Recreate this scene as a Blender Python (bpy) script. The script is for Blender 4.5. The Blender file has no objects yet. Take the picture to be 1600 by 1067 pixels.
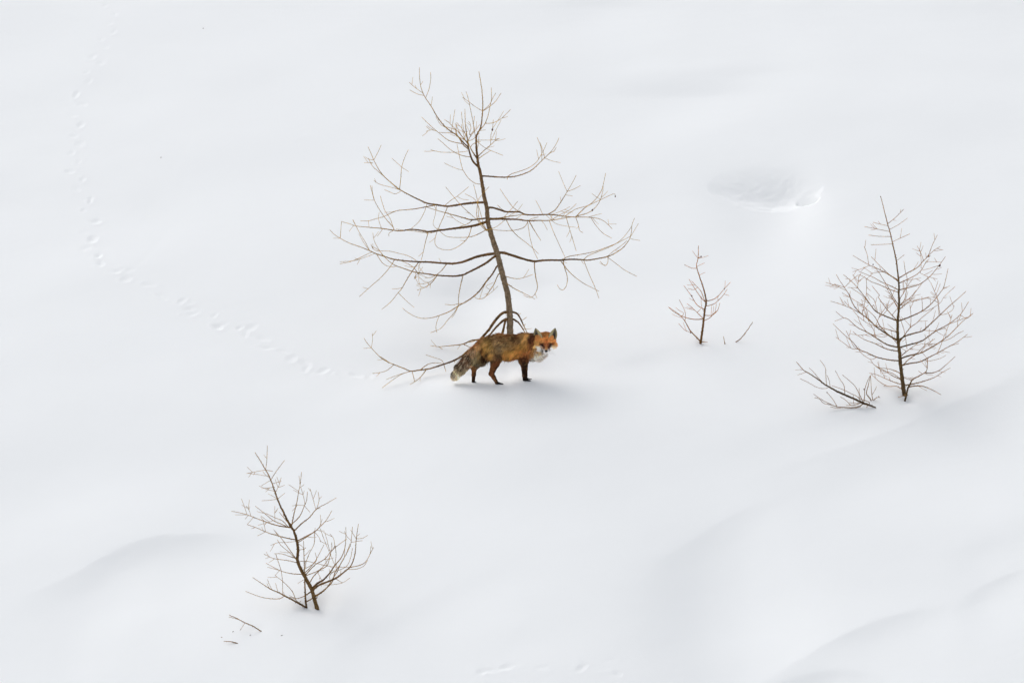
import bpy, math, random
import numpy as np
from mathutils import Vector

random.seed(7)
RNG = np.random.default_rng(11)
R = math.radians
scene = bpy.context.scene

# ------------------------------------------------------------------ camera
PITCH = R(9.0)
DIST = 40.0
CAM = np.array([0.0, -DIST * math.cos(PITCH), DIST * math.sin(PITCH)])
cd = bpy.data.cameras.new('camera')
cam = bpy.data.objects.new('camera', cd)
scene.collection.objects.link(cam)
cam.location = CAM
cam.rotation_euler = (R(90) - PITCH, 0, 0)
cd.sensor_width = 36.0
cd.lens = 180.0
cd.clip_start = 0.5
cd.clip_end = 3000.0
scene.camera = cam

# ------------------------------------------------------------------ overcast daylight
SUN_EL, SUN_AZ = R(46), R(-38)           # azimuth from +Y towards +X: a soft glow in the cloud, behind and to the left
world = bpy.data.worlds.new('World')
scene.world = world
world.use_nodes = True
wn = world.node_tree
wn.nodes.clear()
sky = wn.nodes.new('ShaderNodeTexSky')
sky.sky_type = 'NISHITA'
sky.sun_disc = False
sky.sun_elevation = SUN_EL
sky.sun_rotation = SUN_AZ
sky.air_density = 1.0
sky.dust_density = 3.0
hs = wn.nodes.new('ShaderNodeHueSaturation')
hs.inputs['Saturation'].default_value = 0.27
bg = wn.nodes.new('ShaderNodeBackground')
bg.inputs['Strength'].default_value = 0.15
wo = wn.nodes.new('ShaderNodeOutputWorld')
wn.links.new(sky.outputs[0], hs.inputs['Color'])
wn.links.new(hs.outputs[0], bg.inputs['Color'])
wn.links.new(bg.outputs[0], wo.inputs['Surface'])

sd = bpy.data.lights.new('sun', 'SUN')
sd.energy = 0.5
sd.angle = R(80)
sd.color = (1.0, 0.975, 0.93)
sun = bpy.data.objects.new('sun', sd)
scene.collection.objects.link(sun)
sdir = Vector((math.sin(SUN_AZ) * math.cos(SUN_EL), math.cos(SUN_AZ) * math.cos(SUN_EL), math.sin(SUN_EL)))
sun.rotation_euler = (-sdir).to_track_quat('-Z', 'Y').to_euler()
sun.location = (-8, -3, 12)

scene.view_settings.view_transform = 'Standard'
scene.view_settings.look = 'None'
scene.view_settings.gamma = 1.0
scene.view_settings.use_curve_mapping = False
scene.view_settings.exposure = 0.31

# ------------------------------------------------------------------ helpers
FWD = np.array([0, math.cos(PITCH), -math.sin(PITCH)])
UPV = np.array([0, math.sin(PITCH), math.cos(PITCH)])
RGT = np.array([1.0, 0, 0])

def ray(px, py):
    return FWD + RGT * ((px - 800) / 1600 * 0.2) - UPV * ((py - 533.5) / 1600 * 0.2)

def at_depth(px, py, Y):
    d = ray(px, py)
    t = (Y - CAM[1]) / d[1]
    return CAM + d * t

def link(o, parent=None):
    scene.collection.objects.link(o)
    if parent is not None:
        o.parent = parent
    return o

def tag(o, label=None, cat=None, group=None, kind=None):
    if label: o['label'] = label
    if cat: o['category'] = cat
    if group: o['group'] = group
    if kind: o['kind'] = kind
    return o

def mesh_from(name, V, F, mat, parent=None, colors=None, smooth=True, origin=None):
    """F: (n,3) or (n,4) int array, or list of such arrays; V world coordinates"""
    V = np.asarray(V, np.float32)
    if origin is not None:
        V = V - np.asarray(origin, np.float32)
    Fs = F if isinstance(F, list) else [F]
    Fs = [np.asarray(f, np.int32) for f in Fs if len(f)]
    me = bpy.data.meshes.new(name)
    me.vertices.add(len(V))
    me.vertices.foreach_set('co', V.ravel())
    nl = sum(f.size for f in Fs)
    npoly = sum(len(f) for f in Fs)
    me.loops.add(nl)
    me.loops.foreach_set('vertex_index', np.concatenate([f.ravel() for f in Fs]))
    me.polygons.add(npoly)
    tot = np.concatenate([np.full(len(f), f.shape[1], np.int32) for f in Fs])
    st = np.concatenate([[0], np.cumsum(tot)[:-1]]).astype(np.int32)
    me.polygons.foreach_set('loop_start', st)
    me.polygons.foreach_set('loop_total', tot)
    me.update(calc_edges=True)
    me.polygons.foreach_set('use_smooth', np.full(npoly, smooth, bool))
    if colors is not None:
        a = me.color_attributes.new('Col', 'FLOAT_COLOR', 'POINT')
        c = np.ones((len(V), 4), np.float32)
        c[:, :3] = colors
        a.data.foreach_set('color', c.ravel())
    me.materials.append(mat)
    o = bpy.data.objects.new(name, me)
    if origin is not None and parent is None:
        o.location = origin
    link(o, parent)
    return o

def new_mat(name, rough=0.8, color=None, attr=False, noise=None, bump=None, spec=0.3):
    m = bpy.data.materials.new(name)
    m.use_nodes = True
    nt = m.node_tree
    b = nt.nodes['Principled BSDF']
    b.inputs['Roughness'].default_value = rough
    b.inputs['Specular IOR Level'].default_value = spec
    if color: b.inputs['Base Color'].default_value = (*color, 1)
    tc = nt.nodes.new('ShaderNodeTexCoord')
    src = None
    if attr:
        at = nt.nodes.new('ShaderNodeAttribute'); at.attribute_name = 'Col'
        src = at.outputs['Color']
        nt.links.new(src, b.inputs['Base Color'])
    if noise:                                   # scale, low, high multiplier
        n = nt.nodes.new('ShaderNodeTexNoise'); n.inputs['Scale'].default_value = noise[0]
        n.inputs['Detail'].default_value = 3
        nt.links.new(tc.outputs['Object'], n.inputs['Vector'])
        mr = nt.nodes.new('ShaderNodeMapRange')
        mr.inputs['From Min'].default_value = 0.3; mr.inputs['From Max'].default_value = 0.7
        mr.inputs['To Min'].default_value = noise[1]; mr.inputs['To Max'].default_value = noise[2]
        nt.links.new(n.outputs['Fac'], mr.inputs['Value'])
        vm = nt.nodes.new('ShaderNodeVectorMath'); vm.operation = 'SCALE'
        if src is not None: nt.links.new(src, vm.inputs[0])
        else: vm.inputs[0].default_value = color
        nt.links.new(mr.outputs[0], vm.inputs['Scale'])
        nt.links.new(vm.outputs[0], b.inputs['Base Color'])
    if bump:                                    # scale, distance, strength
        n = nt.nodes.new('ShaderNodeTexNoise'); n.inputs['Scale'].default_value = bump[0]
        n.inputs['Detail'].default_value = 4
        nt.links.new(tc.outputs['Object'], n.inputs['Vector'])
        bp_ = nt.nodes.new('ShaderNodeBump')
        bp_.inputs['Distance'].default_value = bump[1]; bp_.inputs['Strength'].default_value = bump[2]
        nt.links.new(n.outputs['Fac'], bp_.inputs['Height'])
        nt.links.new(bp_.outputs[0], b.inputs['Normal'])
    return m

def lin(c):
    c = np.asarray(c, float) / 255.0
    return np.where(c <= 0.04045, c / 12.92, ((c + 0.055) / 1.055) ** 2.4)

def vnoise(x, y, seed=0):
    """smooth value noise in 2D, about -1..1"""
    xi = np.floor(x).astype(np.int64); yi = np.floor(y).astype(np.int64)
    fx = x - xi; fy = y - yi
    fx = fx * fx * (3 - 2 * fx); fy = fy * fy * (3 - 2 * fy)
    def h(a, b):
        n = (a * 374761393 + b * 668265263 + seed * 974634777) & 0xffffffff
        n = ((n ^ (n >> 13)) * 1274126177) & 0xffffffff
        return ((n ^ (n >> 16)) & 0xffff) / 32767.5 - 1
    return (h(xi, yi) * (1 - fx) + h(xi + 1, yi) * fx) * (1 - fy) + (h(xi, yi + 1) * (1 - fx) + h(xi + 1, yi + 1) * fx) * fy

# ------------------------------------------------------------------ the snow slope
TAN = math.tan(R(15))

def base_height(x, y):
    z = TAN * y
    z = np.where(y < -14, TAN * -14 + (y + 14) * 0.10, z)            # the slope runs out below
    far = np.maximum(y - 14, 0)
    z = z + far * 0.12                                               # and steepens above
    return z

def base_pt(px, py):
    """a spot seen at a pixel, on the plain slope"""
    d = ray(px, py)
    t = (TAN * CAM[1] - CAM[2]) / (d[2] - TAN * d[1])
    p = CAM + d * t
    return p[0], p[1]

MX, MY = 200.0, 81.0      # pixels per metre across and up the slope

# soft dips and mounds: x, y, half width px, half height px, height m, tilt
BUMPS = [
    (1050, 118, 120, 14, 0.016, 0), (800, 560, 20, 9, -0.03, 0),
    (900, 700, 260, 60, 0.06, 0.1), (200, 640, 260, 70, 0.05, 0.1), (1400, 820, 180, 50, 0.06, 0.2),
    (600, 1040, 200, 60, 0.04, 0), (1350, 160, 220, 60, 0.04, 0), (420, 170, 240, 80, 0.03, 0),
]
# scoops in the snow, steep on the near side and easing out uphill: x, y, half width px, half height px, depth m, near softness
SCOOPS = [
    (1196, 289, 97, 33, 0.040, .38), (1262, 301, 19, 12, 0.088, .05), (1196, 313, 16, 4, 0.012, .1),
    (741, 597.5, 4, 2.2, .008, .25), (784, 600.5, 4.5, 2.4, .008, .25), (826, 595.5, 4.5, 2.2, .008, .25), (831, 592.5, 4, 2, .007, .25),
]
# shallow dips with a steeper uphill wall: x, y of the bottom, half width px, uphill reach px, downhill reach px, depth m, tilt
DIPS = [
    (1196, 307, 50, 24, 55, 0.060, 0.0), (1238, 303, 30, 20, 30, 0.035, 0.0),
    (503, 947, 13, 9, 9, 0.050, 0), (478, 948, 9, 5, 6, 0.020, 0), (1418, 622, 10, 6, 7, 0.035, 0), (1098, 539, 6, 3.5, 4, 0.014, 0), (400, 985, 8, 3, 4, .006, 0), (740, 458, 48, 17, 40, 0.060, 0), (848, 444, 26, 9, 25, 0.012, 0.1),
    (1060, 152, 100, 12, 50, 0.022, 0.0), (1180, 122, 70, 10, 30, 0.010, 0.1), (950, 14, 70, 14, 40, 0.022, 0),
    (1150, 965, 80, 66, 80, 0.115, -0.05), (300, 886, 85, 24, 50, 0.030, 0.05), (1300, 1090, 80, 26, 50, 0.030, 0),
    (1340, 668, 80, 14, 40, 0.018, 0.3), (470, 700, 160, 30, 60, 0.020, 0.1), (60, 760, 120, 40, 60, 0.025, 0.1),
]
# drift lips: polyline, depth m, reach m (falls away below the line), crest softness
LIPS = [
    ([(1680, 530), (1600, 578), (1560, 601), (1500, 625), (1440, 650), (1380, 676), (1280, 712), (1180, 745)], 0.045, 0.70, 0.014),
    ([(840, 596), (890, 584), (940, 572), (990, 558), (1040, 546), (1100, 540)], 0.016, 0.28, 0.03),
    ([(30, 935), (110, 898), (160, 866), (210, 843), (250, 833), (330, 831), (420, 838)], 0.026, 0.30, 0.012),
    ([(1010, 880), (1066, 850), (1110, 822), (1170, 792), (1230, 775)], 0.014, 0.30, 0.008),
    ([(1150, 1075), (1200, 1042), (1280, 1002), (1340, 977), (1410, 956), (1500, 940)], 0.026, 0.35, 0.006),
    ([(1150, 1080), (1190, 1058), (1235, 1040), (1300, 1031), (1360, 1041), (1400, 1058), (1440, 1080)], 0.020, 0.22, 0.012),
    ([(1494, 938), (1515, 922), (1560, 900), (1620, 880)], 0.012, 0.16, 0.006),
    ([(440, 1075), (560, 985), (640, 946), (720, 910), (800, 885)], 0.012, 0.35, 0.01),
    ([(540, 655), (640, 668), (760, 660)], 0.006, 0.5, 0.05),
    ([(1480, 860), (1540, 842), (1620, 828)], 0.008, 0.25, 0.02),
]
# paw prints of the trail: region origin and scale, then spots
PRINTS = []
def prints(ox, oy, s, pts, rx, ry, d):
    for a, b in pts:
        PRINTS.append((ox + a * s, oy + b * s, rx, ry, d))
prints(60, 0, .3937, [(265, 20), (303, 50), (287, 88), (300, 122), (250, 150), (265, 182), (215, 220), (248, 245), (190, 285), (198, 318),
    (150, 368), (172, 408), (135, 450), (168, 488), (138, 535), (165, 565), (130, 603), (160, 638), (122, 675), (175, 708), (150, 748),
    (207, 788), (178, 832), (228, 875), (182, 917), (215, 950), (185, 990), (235, 1020), (245, 1052)], 4.4, 3.0, 0.0066)
prints(140, 370, .3, [(50, 105), (60, 150), (155, 185), (212, 182), (130, 192), (190, 230), (320, 262), (290, 258), (360, 315), (385, 325),
    (525, 348), (480, 345), (545, 400), (520, 385), (650, 415), (690, 462), (665, 475), (780, 478), (840, 475), (810, 515), (905, 532),
    (912, 580), (1015, 597), (1050, 635), (1125, 655), (1130, 687), (1215, 695), (1255, 712), (1385, 715), (1460, 722)], 5.2, 2.4, 0.0080)
prints(680, 980, .2125, [(340, 355), (370, 342), (515, 318), (540, 308), (430, 340), (780, 318), (1075, 315), (1320, 350), (1345, 338)], 5.5, 2.0, 0.0055)
GROOVES = [
    ([(332, 150), (306, 205), (280, 248), (245, 307), (221, 354)], 0.004, 0.035),
    ([(292, 244), (281, 311), (273, 346), (237, 394), (205, 430)], 0.004, 0.035),
    ([(535, 182), (566, 171)], -0.008, 0.03), ([(455, 223), (484, 209)], -0.006, 0.03),
    ([(372, 266), (412, 243)], -0.004, 0.03),
    ([(1170, 312), (1200, 306), (1235, 300)], 0.008, 0.03), ([(1140, 304), (1180, 298), (1215, 287)], 0.006, 0.03),
    ([(1310, 655), (1345, 640), (1368, 628)], -0.010, 0.03), ([(940, 1036), (965, 1030)], 0.01, 0.03),
]

def seg_dist(x, y, pts):
    """signed distance to a polyline (positive on the downhill side) and position along it 0..1"""
    P = np.array([base_pt(*p) for p in pts])
    L = np.hypot(*(P[1:] - P[:-1]).T); tot = L.sum(); acc = 0
    best = np.full(x.shape, 1e9); sgn = np.zeros(x.shape); along = np.zeros(x.shape)
    for i in range(len(P) - 1):
        a, b = P[i], P[i + 1]; ab = b - a
        tt = ((x - a[0]) * ab[0] + (y - a[1]) * ab[1]) / (L[i] ** 2)
        t = np.clip(tt, 0, 1)
        dx = x - a[0] - t * ab[0]; dy = y - a[1] - t * ab[1]
        d = np.hypot(dx, dy)
        side = (ab[0] * (y - a[1]) - ab[1] * (x - a[0]))
        m = d < best
        best = np.where(m, d, best); sgn = np.where(m, -np.sign(side), sgn)
        along = np.where(m, (acc + t * L[i]) / tot, along)
        acc += L[i]
    if P[-1][0] < P[0][0]: sgn = -sgn
    return best * sgn, along

def sstep(a, b, v):
    t = np.clip((v - a) / (b - a), 0, 1)
    return t * t * (3 - 2 * t)

def lip_curve(pts):
    """edge line as a smooth height-of-slope curve over x"""
    P = np.array([base_pt(*p) for p in pts]); P = P[np.argsort(P[:, 0])]
    sx = np.linspace(P[0, 0] - 1.5, P[-1, 0] + 1.5, 400)
    m0 = (P[1, 1] - P[0, 1]) / (P[1, 0] - P[0, 0]); m1 = (P[-1, 1] - P[-2, 1]) / (P[-1, 0] - P[-2, 0])
    sy = np.interp(sx, P[:, 0], P[:, 1])
    sy = np.where(sx < P[0, 0], P[0, 1] + (sx - P[0, 0]) * m0, sy)
    sy = np.where(sx > P[-1, 0], P[-1, 1] + (sx - P[-1, 0]) * m1, sy)
    k = np.exp(-np.linspace(-2, 2, 31) ** 2); k /= k.sum()
    sy = np.convolve(np.pad(sy, 15, mode='edge'), k, 'valid')
    g = np.gradient(sy, sx)
    return P[0, 0], P[-1, 0], sx, sy, 1 / np.sqrt(1 + g * g)

def features(x, y):
    """x, y: 1-D point lists or broadcast arrays"""
    z = np.zeros(np.broadcast(x, y).shape)
    x = x + 0 * z; y = y + 0 * z
    for px, py, rx, ry, h, tilt in BUMPS:
        cx, cy = base_pt(px, py)
        sx, sy = rx / MX, ry / MY
        u = (x - cx) / sx; v = (y - cy - tilt * (x - cx)) / sy
        z += 0.55 * h * np.exp(-0.5 * (u * u + v * v))
    for px, py, rx, ru, rd, h, tilt in DIPS:
        cx, cy = base_pt(px, py)
        u = (x - cx) / (rx / MX); v = y - cy - tilt * (x - cx)
        v = np.where(v > 0, v / (ru / MY), v / (rd / MY))
        z -= h * np.exp(-0.5 * (u * u + v * v))
    for px, py, rx, ry, h, soft in SCOOPS:
        cx, cy = base_pt(px, py)
        u = (x - cx) / (rx / MX); v = (y - cy) / (ry / MY)
        c = np.sqrt(np.clip(1 - u * u, 0, 1)); c2 = np.maximum(c, 1e-4)
        t = (v / c2 * .5 + .5)
        q = 1 - np.clip(t, 0, 1)
        g = sstep(0, soft, t) * q ** (2.4 if h > .08 else 1.2)
        ins = np.where((t > 0) & (t < 1), g, 0)
        z -= h * c ** 1.2 * ins + .0035 * vnoise(x * 17 + y * 5, y * 15, 61) * c * c * ins * min(1, h / .05)
    for pts, h, w, soft in LIPS:
        xa, xb, sx, sy, sc = lip_curve(pts)
        ye = np.interp(x, sx, sy)
        dd0 = (ye - y) * np.interp(x, sx, sc)
        dd = 0.5 * (dd0 + np.sqrt(dd0 * dd0 + soft * soft))
        t = (x - xa) / (xb - xa)
        q = dd / w
        z -= h * np.where(q < 1, 1 - (1 - np.minimum(q, 1)) ** 2, np.exp(-(np.maximum(q - 1, 0) / 2.2) ** 2)) * sstep(-0.1, 0.4, t) * sstep(1.1, 0.6, t)
    # wind-roughened crust inside the large hollow
    hx, hy = base_pt(1200, 292)
    ro = np.exp(-((x - hx) / .42) ** 4 - ((y - hy) / .34) ** 4)
    z += ro * (0.0030 * vnoise(x * 13 + y * 9, y * 11, 81) + 0.0022 * vnoise(x * 29 - y * 12, y * 25, 83))
    # long soft drifts laid by the wind, running up to the right
    a = x * 0.8 + y * 0.6; b = -x * 0.6 + y * 0.8
    z += 0.024 * vnoise(a * 0.35 + 3.1, b * 0.55 + 1.7, 3) + 0.008 * vnoise(a * 0.9 + 7.7, b * 1.3, 5) + 0.0016 * vnoise(a * 2.4, b * 3.7, 9) + 0.0007 * vnoise(a * 8, b * 19, 15)
    return z

def small_features(x, y, z):
    """prints and grooves, touched only where they lie; x, y are 2-D grids"""
    xs = x[0]; ys = y[:, 0]
    def window(cx, cy, rx, ry):
        i0, i1 = np.searchsorted(xs, (cx - rx, cx + rx)); j0, j1 = np.searchsorted(ys, (cy - ry, cy + ry))
        return slice(j0, j1), slice(i0, i1)
    for px, py, rx, ry, dep in PRINTS:
        cx, cy = base_pt(px, py)
        rr = np.random.default_rng(int(px * 13 + py * 7))
        sx, sy = rx / MX * rr.uniform(.65, 1.5), ry / MY * rr.uniform(.75, 1.6); an = rr.uniform(-1.0, .6)
        dep = dep * rr.uniform(.4, 1.1)
        w = window(cx, cy, sx * 5, sy * 5)
        X, Y = x[w] - cx, y[w] - cy
        u = X / sx; v = (Y + an * X) / sy
        r2 = u * u + v * v
        z[w] += dep * rr.uniform(.7, 1.25) * (-np.exp(-0.5 * r2 ** 1.4) + 0.30 * np.exp(-0.5 * ((np.sqrt(r2) - 1.9) / 0.5) ** 2) * (0.6 - 0.4 * np.sign(v)))
        for k in range(3):                                            # crumbs thrown out of the print
            ex, ey = cx + rr.normal(0, sx * 1.8), cy + rr.normal(0, sy * 1.8)
            w2 = window(ex, ey, .05, .05)
            z[w2] += 0.003 * rr.uniform(.4, 1) * np.exp(-((x[w2] - ex) ** 2 + (y[w2] - ey) ** 2) / (2 * 0.014 ** 2))
    for pts, dep, wd in GROOVES:
        P = [base_pt(*p) for p in pts]
        ax = [p[0] for p in P]; ay = [p[1] for p in P]
        w = window((min(ax) + max(ax)) / 2, (min(ay) + max(ay)) / 2, (max(ax) - min(ax)) / 2 + .2, (max(ay) - min(ay)) / 2 + .2)
        d, t = seg_dist(x[w], y[w], pts)
        br = 0.5 + 0.5 * vnoise(x[w] * 9, y[w] * 9, 21)
        z[w] -= dep * .45 * np.exp(-(d / wd) ** 2) * sstep(0, .1, t) * sstep(1, .9, t) * br
    return z

FOXB = base_pt(785, 592)
FOXZ = TAN * FOXB[1]

def height(x, y, small=False):
    z = base_height(x, y)
    near = np.exp(-((x / 30.0) ** 4)) * np.exp(-((y / 30.0) ** 4))
    z = z + features(x, y) * near
    # gentle bench the fox stands on
    w = np.exp(-(((x - FOXB[0]) / 0.80) ** 2 + ((y - FOXB[1]) / 0.50) ** 2) ** 1.3)
    pl = FOXZ + 0.02 * (y - FOXB[1]) + 0.027 * sstep(FOXB[0] + .02, FOXB[0] + .16, x)
    z = z * (1 - w) + pl * w
    return z

def axis(lo, hi, step, far_lo, far_hi):
    core = np.arange(lo, hi + step, step)
    def tail(n, s, lim):
        out = []; p = s; q = step
        while abs(p) < abs(lim):
            q *= 1.18
            p += n * q; out.append(p)
        return out
    return np.array(tail(-1, core[0], far_lo)[::-1] + list(core) + tail(1, core[-1], far_hi))

gx = axis(-5.4, 5.4, 0.013, -420, 420)
gy = axis(-6.6, 8.8, 0.021, -300, 500)
X, Y = np.meshgrid(gx, gy)
Zs = height(X, Y)
Zs = small_features(X, Y, Zs)
hills = np.maximum(np.hypot(X, Y) - 40, 0)
Zs += 0.012 * hills * vnoise(X / 60, Y / 60, 31) * 2.0

snow_mat = new_mat('snow', rough=0.75, color=(0.874, 0.888, 0.888), noise=(0.9, 0.992, 1.008), spec=0.25)
nt = snow_mat.node_tree
b = nt.nodes['Principled BSDF']
tc = nt.nodes['Texture Coordinate']
n1 = nt.nodes.new('ShaderNodeTexNoise'); n1.inputs['Scale'].default_value = 55; n1.inputs['Detail'].default_value = 5
bm1 = nt.nodes.new('ShaderNodeBump'); bm1.inputs['Distance'].default_value = 0.004; bm1.inputs['Strength'].default_value = 0.4
nt.links.new(tc.outputs['Object'], n1.inputs['Vector'])
nt.links.new(n1.outputs['Fac'], bm1.inputs['Height'])
nt.links.new(bm1.outputs[0], b.inputs['Normal'])

ny, nx = X.shape
idx = np.arange(nx * ny).reshape(ny, nx)
quads = np.stack([idx[:-1, :-1], idx[:-1, 1:], idx[1:, 1:], idx[1:, :-1]], -1).reshape(-1, 4)
snow = mesh_from('snow_ground', np.stack([X, Y, Zs], -1).reshape(-1, 3), quads, snow_mat)
tag(snow, kind='structure')

def surf(x, y):
    """height of the finished snow sheet"""
    i = int(np.clip(np.searchsorted(gx, x) - 1, 0, nx - 2)); j = int(np.clip(np.searchsorted(gy, y) - 1, 0, ny - 2))
    u = (x - gx[i]) / (gx[i + 1] - gx[i]); v = (y - gy[j]) / (gy[j + 1] - gy[j])
    return (Zs[j, i] * (1 - u) + Zs[j, i + 1] * u) * (1 - v) + (Zs[j + 1, i] * (1 - u) + Zs[j + 1, i + 1] * u) * v

def ground(px, py):
    d = ray(px, py)
    lo = None
    for yy in np.arange(-9, 14, 0.05):
        p = CAM + d * ((yy - CAM[1]) / d[1])
        if p[2] < surf(p[0], p[1]):
            lo = yy; break
    a, c = lo - 0.05, lo
    for _ in range(14):
        m = (a + c) / 2
        p = CAM + d * ((m - CAM[1]) / d[1])
        if p[2] < surf(p[0], p[1]): c = m
        else: a = m
    return p
# ------------------------------------------------------------------ bare larches
REG = {'A': (620, 90, 280 / 1494), 'B': (510, 210, 260 / 1387), 'C': (740, 210, 270 / 1440), 'D': (510, 330, 280 / 1572),
       'E': (740, 330, 270 / 1516), 'F': (560, 470, 270 / 1600), 'G': (690, 470, 200 / 1524), 'H': (350, 680, 250 / 1482),
       'I': (350, 800, 250 / 1270), 'J': (1290, 300, 240 / 1423), 'K': (1290, 460, 240 / 1348), 'L': (1230, 550, 0.125),
       'M': (1030, 370, 160 / 948), 'N': (330, 940, 140 / 1600), 'S': (0, 0, 1)}

def parse(toks):
    pts = []; reg = 'S'; vals = []
    for t in toks:
        if t in REG: reg = t; continue
        vals.append(float(t))
        if len(vals) == 2:
            ox, oy, s = REG[reg]
            pts.append((ox + vals[0] * s, oy + vals[1] * s)); vals = []
    return np.array(pts)

def catmull(P, step):
    """P (n,d) -> smooth resampled polyline; the first two columns are pixels"""
    if len(P) == 2:
        n = max(2, int(np.hypot(*(P[1, :2] - P[0, :2])) / step) + 1)
        t = np.linspace(0, 1, n + 1)[:, None]
        return P[0] * (1 - t) + P[1] * t
    Q = np.vstack([2 * P[0] - P[1], P, 2 * P[-1] - P[-2]])
    out = []
    for i in range(1, len(Q) - 2):
        n = max(1, int(round(np.hypot(*(Q[i + 1, :2] - Q[i, :2])) / step)))
        for k in range(n):
            t = k / n
            out.append(0.5 * ((2 * Q[i]) + (-Q[i - 1] + Q[i + 1]) * t + (2 * Q[i - 1] - 5 * Q[i] + 4 * Q[i + 1] - Q[i + 2]) * t * t
                              + (-Q[i - 1] + 3 * Q[i] - 3 * Q[i + 1] + Q[i + 2]) * t ** 3))
    out.append(P[-1])
    return np.array(out)

def tube(P, rad, sides, spur=0.0, rng=None):
    """P (n,3), rad (n,) -> verts, quads, tris, per-vertex radius; little spur shoots stand on the bark"""
    n = len(P)
    T = np.gradient(P, axis=0); T /= np.linalg.norm(T, axis=1)[:, None] + 1e-12
    ref = np.array([0.13, 1.0, 0.21]) if abs(T[0, 1]) < .8 else np.array([1.0, 0.1, 0.1])
    A = np.cross(T, ref); A /= np.linalg.norm(A, axis=1)[:, None]
    B = np.cross(T, A)
    th = np.arange(sides) / sides * 2 * math.pi
    rr = rad[:, None] * (1 + rng.normal(0, 0.07, (n, sides)))
    V = P[:, None] + rr[..., None] * (np.cos(th)[None, :, None] * A[:, None] + np.sin(th)[None, :, None] * B[:, None])
    V = V.reshape(-1, 3)
    i = np.arange(n - 1)[:, None] * sides; j = np.arange(sides)[None]; j2 = (j + 1) % sides
    Q = np.stack([i + j, i + j2, i + sides + j2, i + sides + j], -1).reshape(-1, 4)
    tip = len(V); V = np.vstack([V, P[-1] + T[-1] * rad[-1], P[0] - T[0] * rad[0] * .3])
    last = (n - 1) * sides
    Tr = [(last + k, last + (k + 1) % sides, tip) for k in range(sides)] + [((k + 1) % sides, k, tip + 1) for k in range(sides)]
    age = np.concatenate([np.repeat(rad, sides), [rad[-1], rad[0]]])
    if spur > 0:
        seg = np.linalg.norm(P[1:] - P[:-1], axis=1); cum = np.concatenate([[0], np.cumsum(seg)])
        s = rng.uniform(0, spur); VV = []; AG = []; base = len(V)
        side = 0
        while s < cum[-1] - .01:
            k = min(np.searchsorted(cum, s) - 1, n - 2); k = max(k, 0)
            f = (s - cum[k]) / (seg[k] + 1e-9); p = P[k] * (1 - f) + P[k + 1] * f
            r = rad[k]; an = side * 2.4 + rng.uniform(-.6, .6); side += 1
            dr = math.cos(an) * A[k] + math.sin(an) * B[k]
            big = min(1.6, .62 + r / .005); h = r + rng.uniform(.0014, .0032) * big; wb = rng.uniform(.0014, .0024) * big
            c = base + len(VV)
            q = p + dr * r * .5
            VV += [q - T[k] * wb, q + T[k] * wb, p + dr * h + T[k] * wb * .7, p + dr * h - T[k] * wb * .5,
                   q + np.cross(T[k], dr) * wb * .9]
            AG += [r + .0022] * 5
            Tr += [(c, c + 1, c + 2), (c, c + 2, c + 3), (c + 1, c + 4, c + 2), (c + 4, c, c + 3), (c + 4, c + 3, c + 2)]
            s += spur * rng.uniform(.6, 1.5)
        if VV:
            V = np.vstack([V, VV]); age = np.concatenate([age, AG])
    return V, Q, np.array(Tr), age

bark_mat = new_mat('larch_bark', rough=0.85, attr=True, noise=(130, 0.5, 1.6), bump=(200, 0.004, 0.8), spec=0.08)
twig_mat = new_mat('larch_twig_bark', rough=0.7, attr=True, noise=(260, 0.65, 1.35), spec=0.08)
cone_mat = new_mat('larch_cone', rough=0.8, color=(0.10, 0.035, 0.02), noise=(400, 0.6, 1.4))

def bark_color(age, tip_c, old_c, trunk_c, rng):
    a = np.clip((age - 0.0015) / 0.0045, 0, 1)[:, None]
    c = lin(tip_c) * (1 - a) + lin(old_c) * a
    b2 = np.clip((age - 0.010) / 0.012, 0, 1)[:, None]
    c = c * (1 - b2) + lin(trunk_c) * b2
    return c * rng.uniform(.8, 1.2, (len(age), 1))

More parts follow.
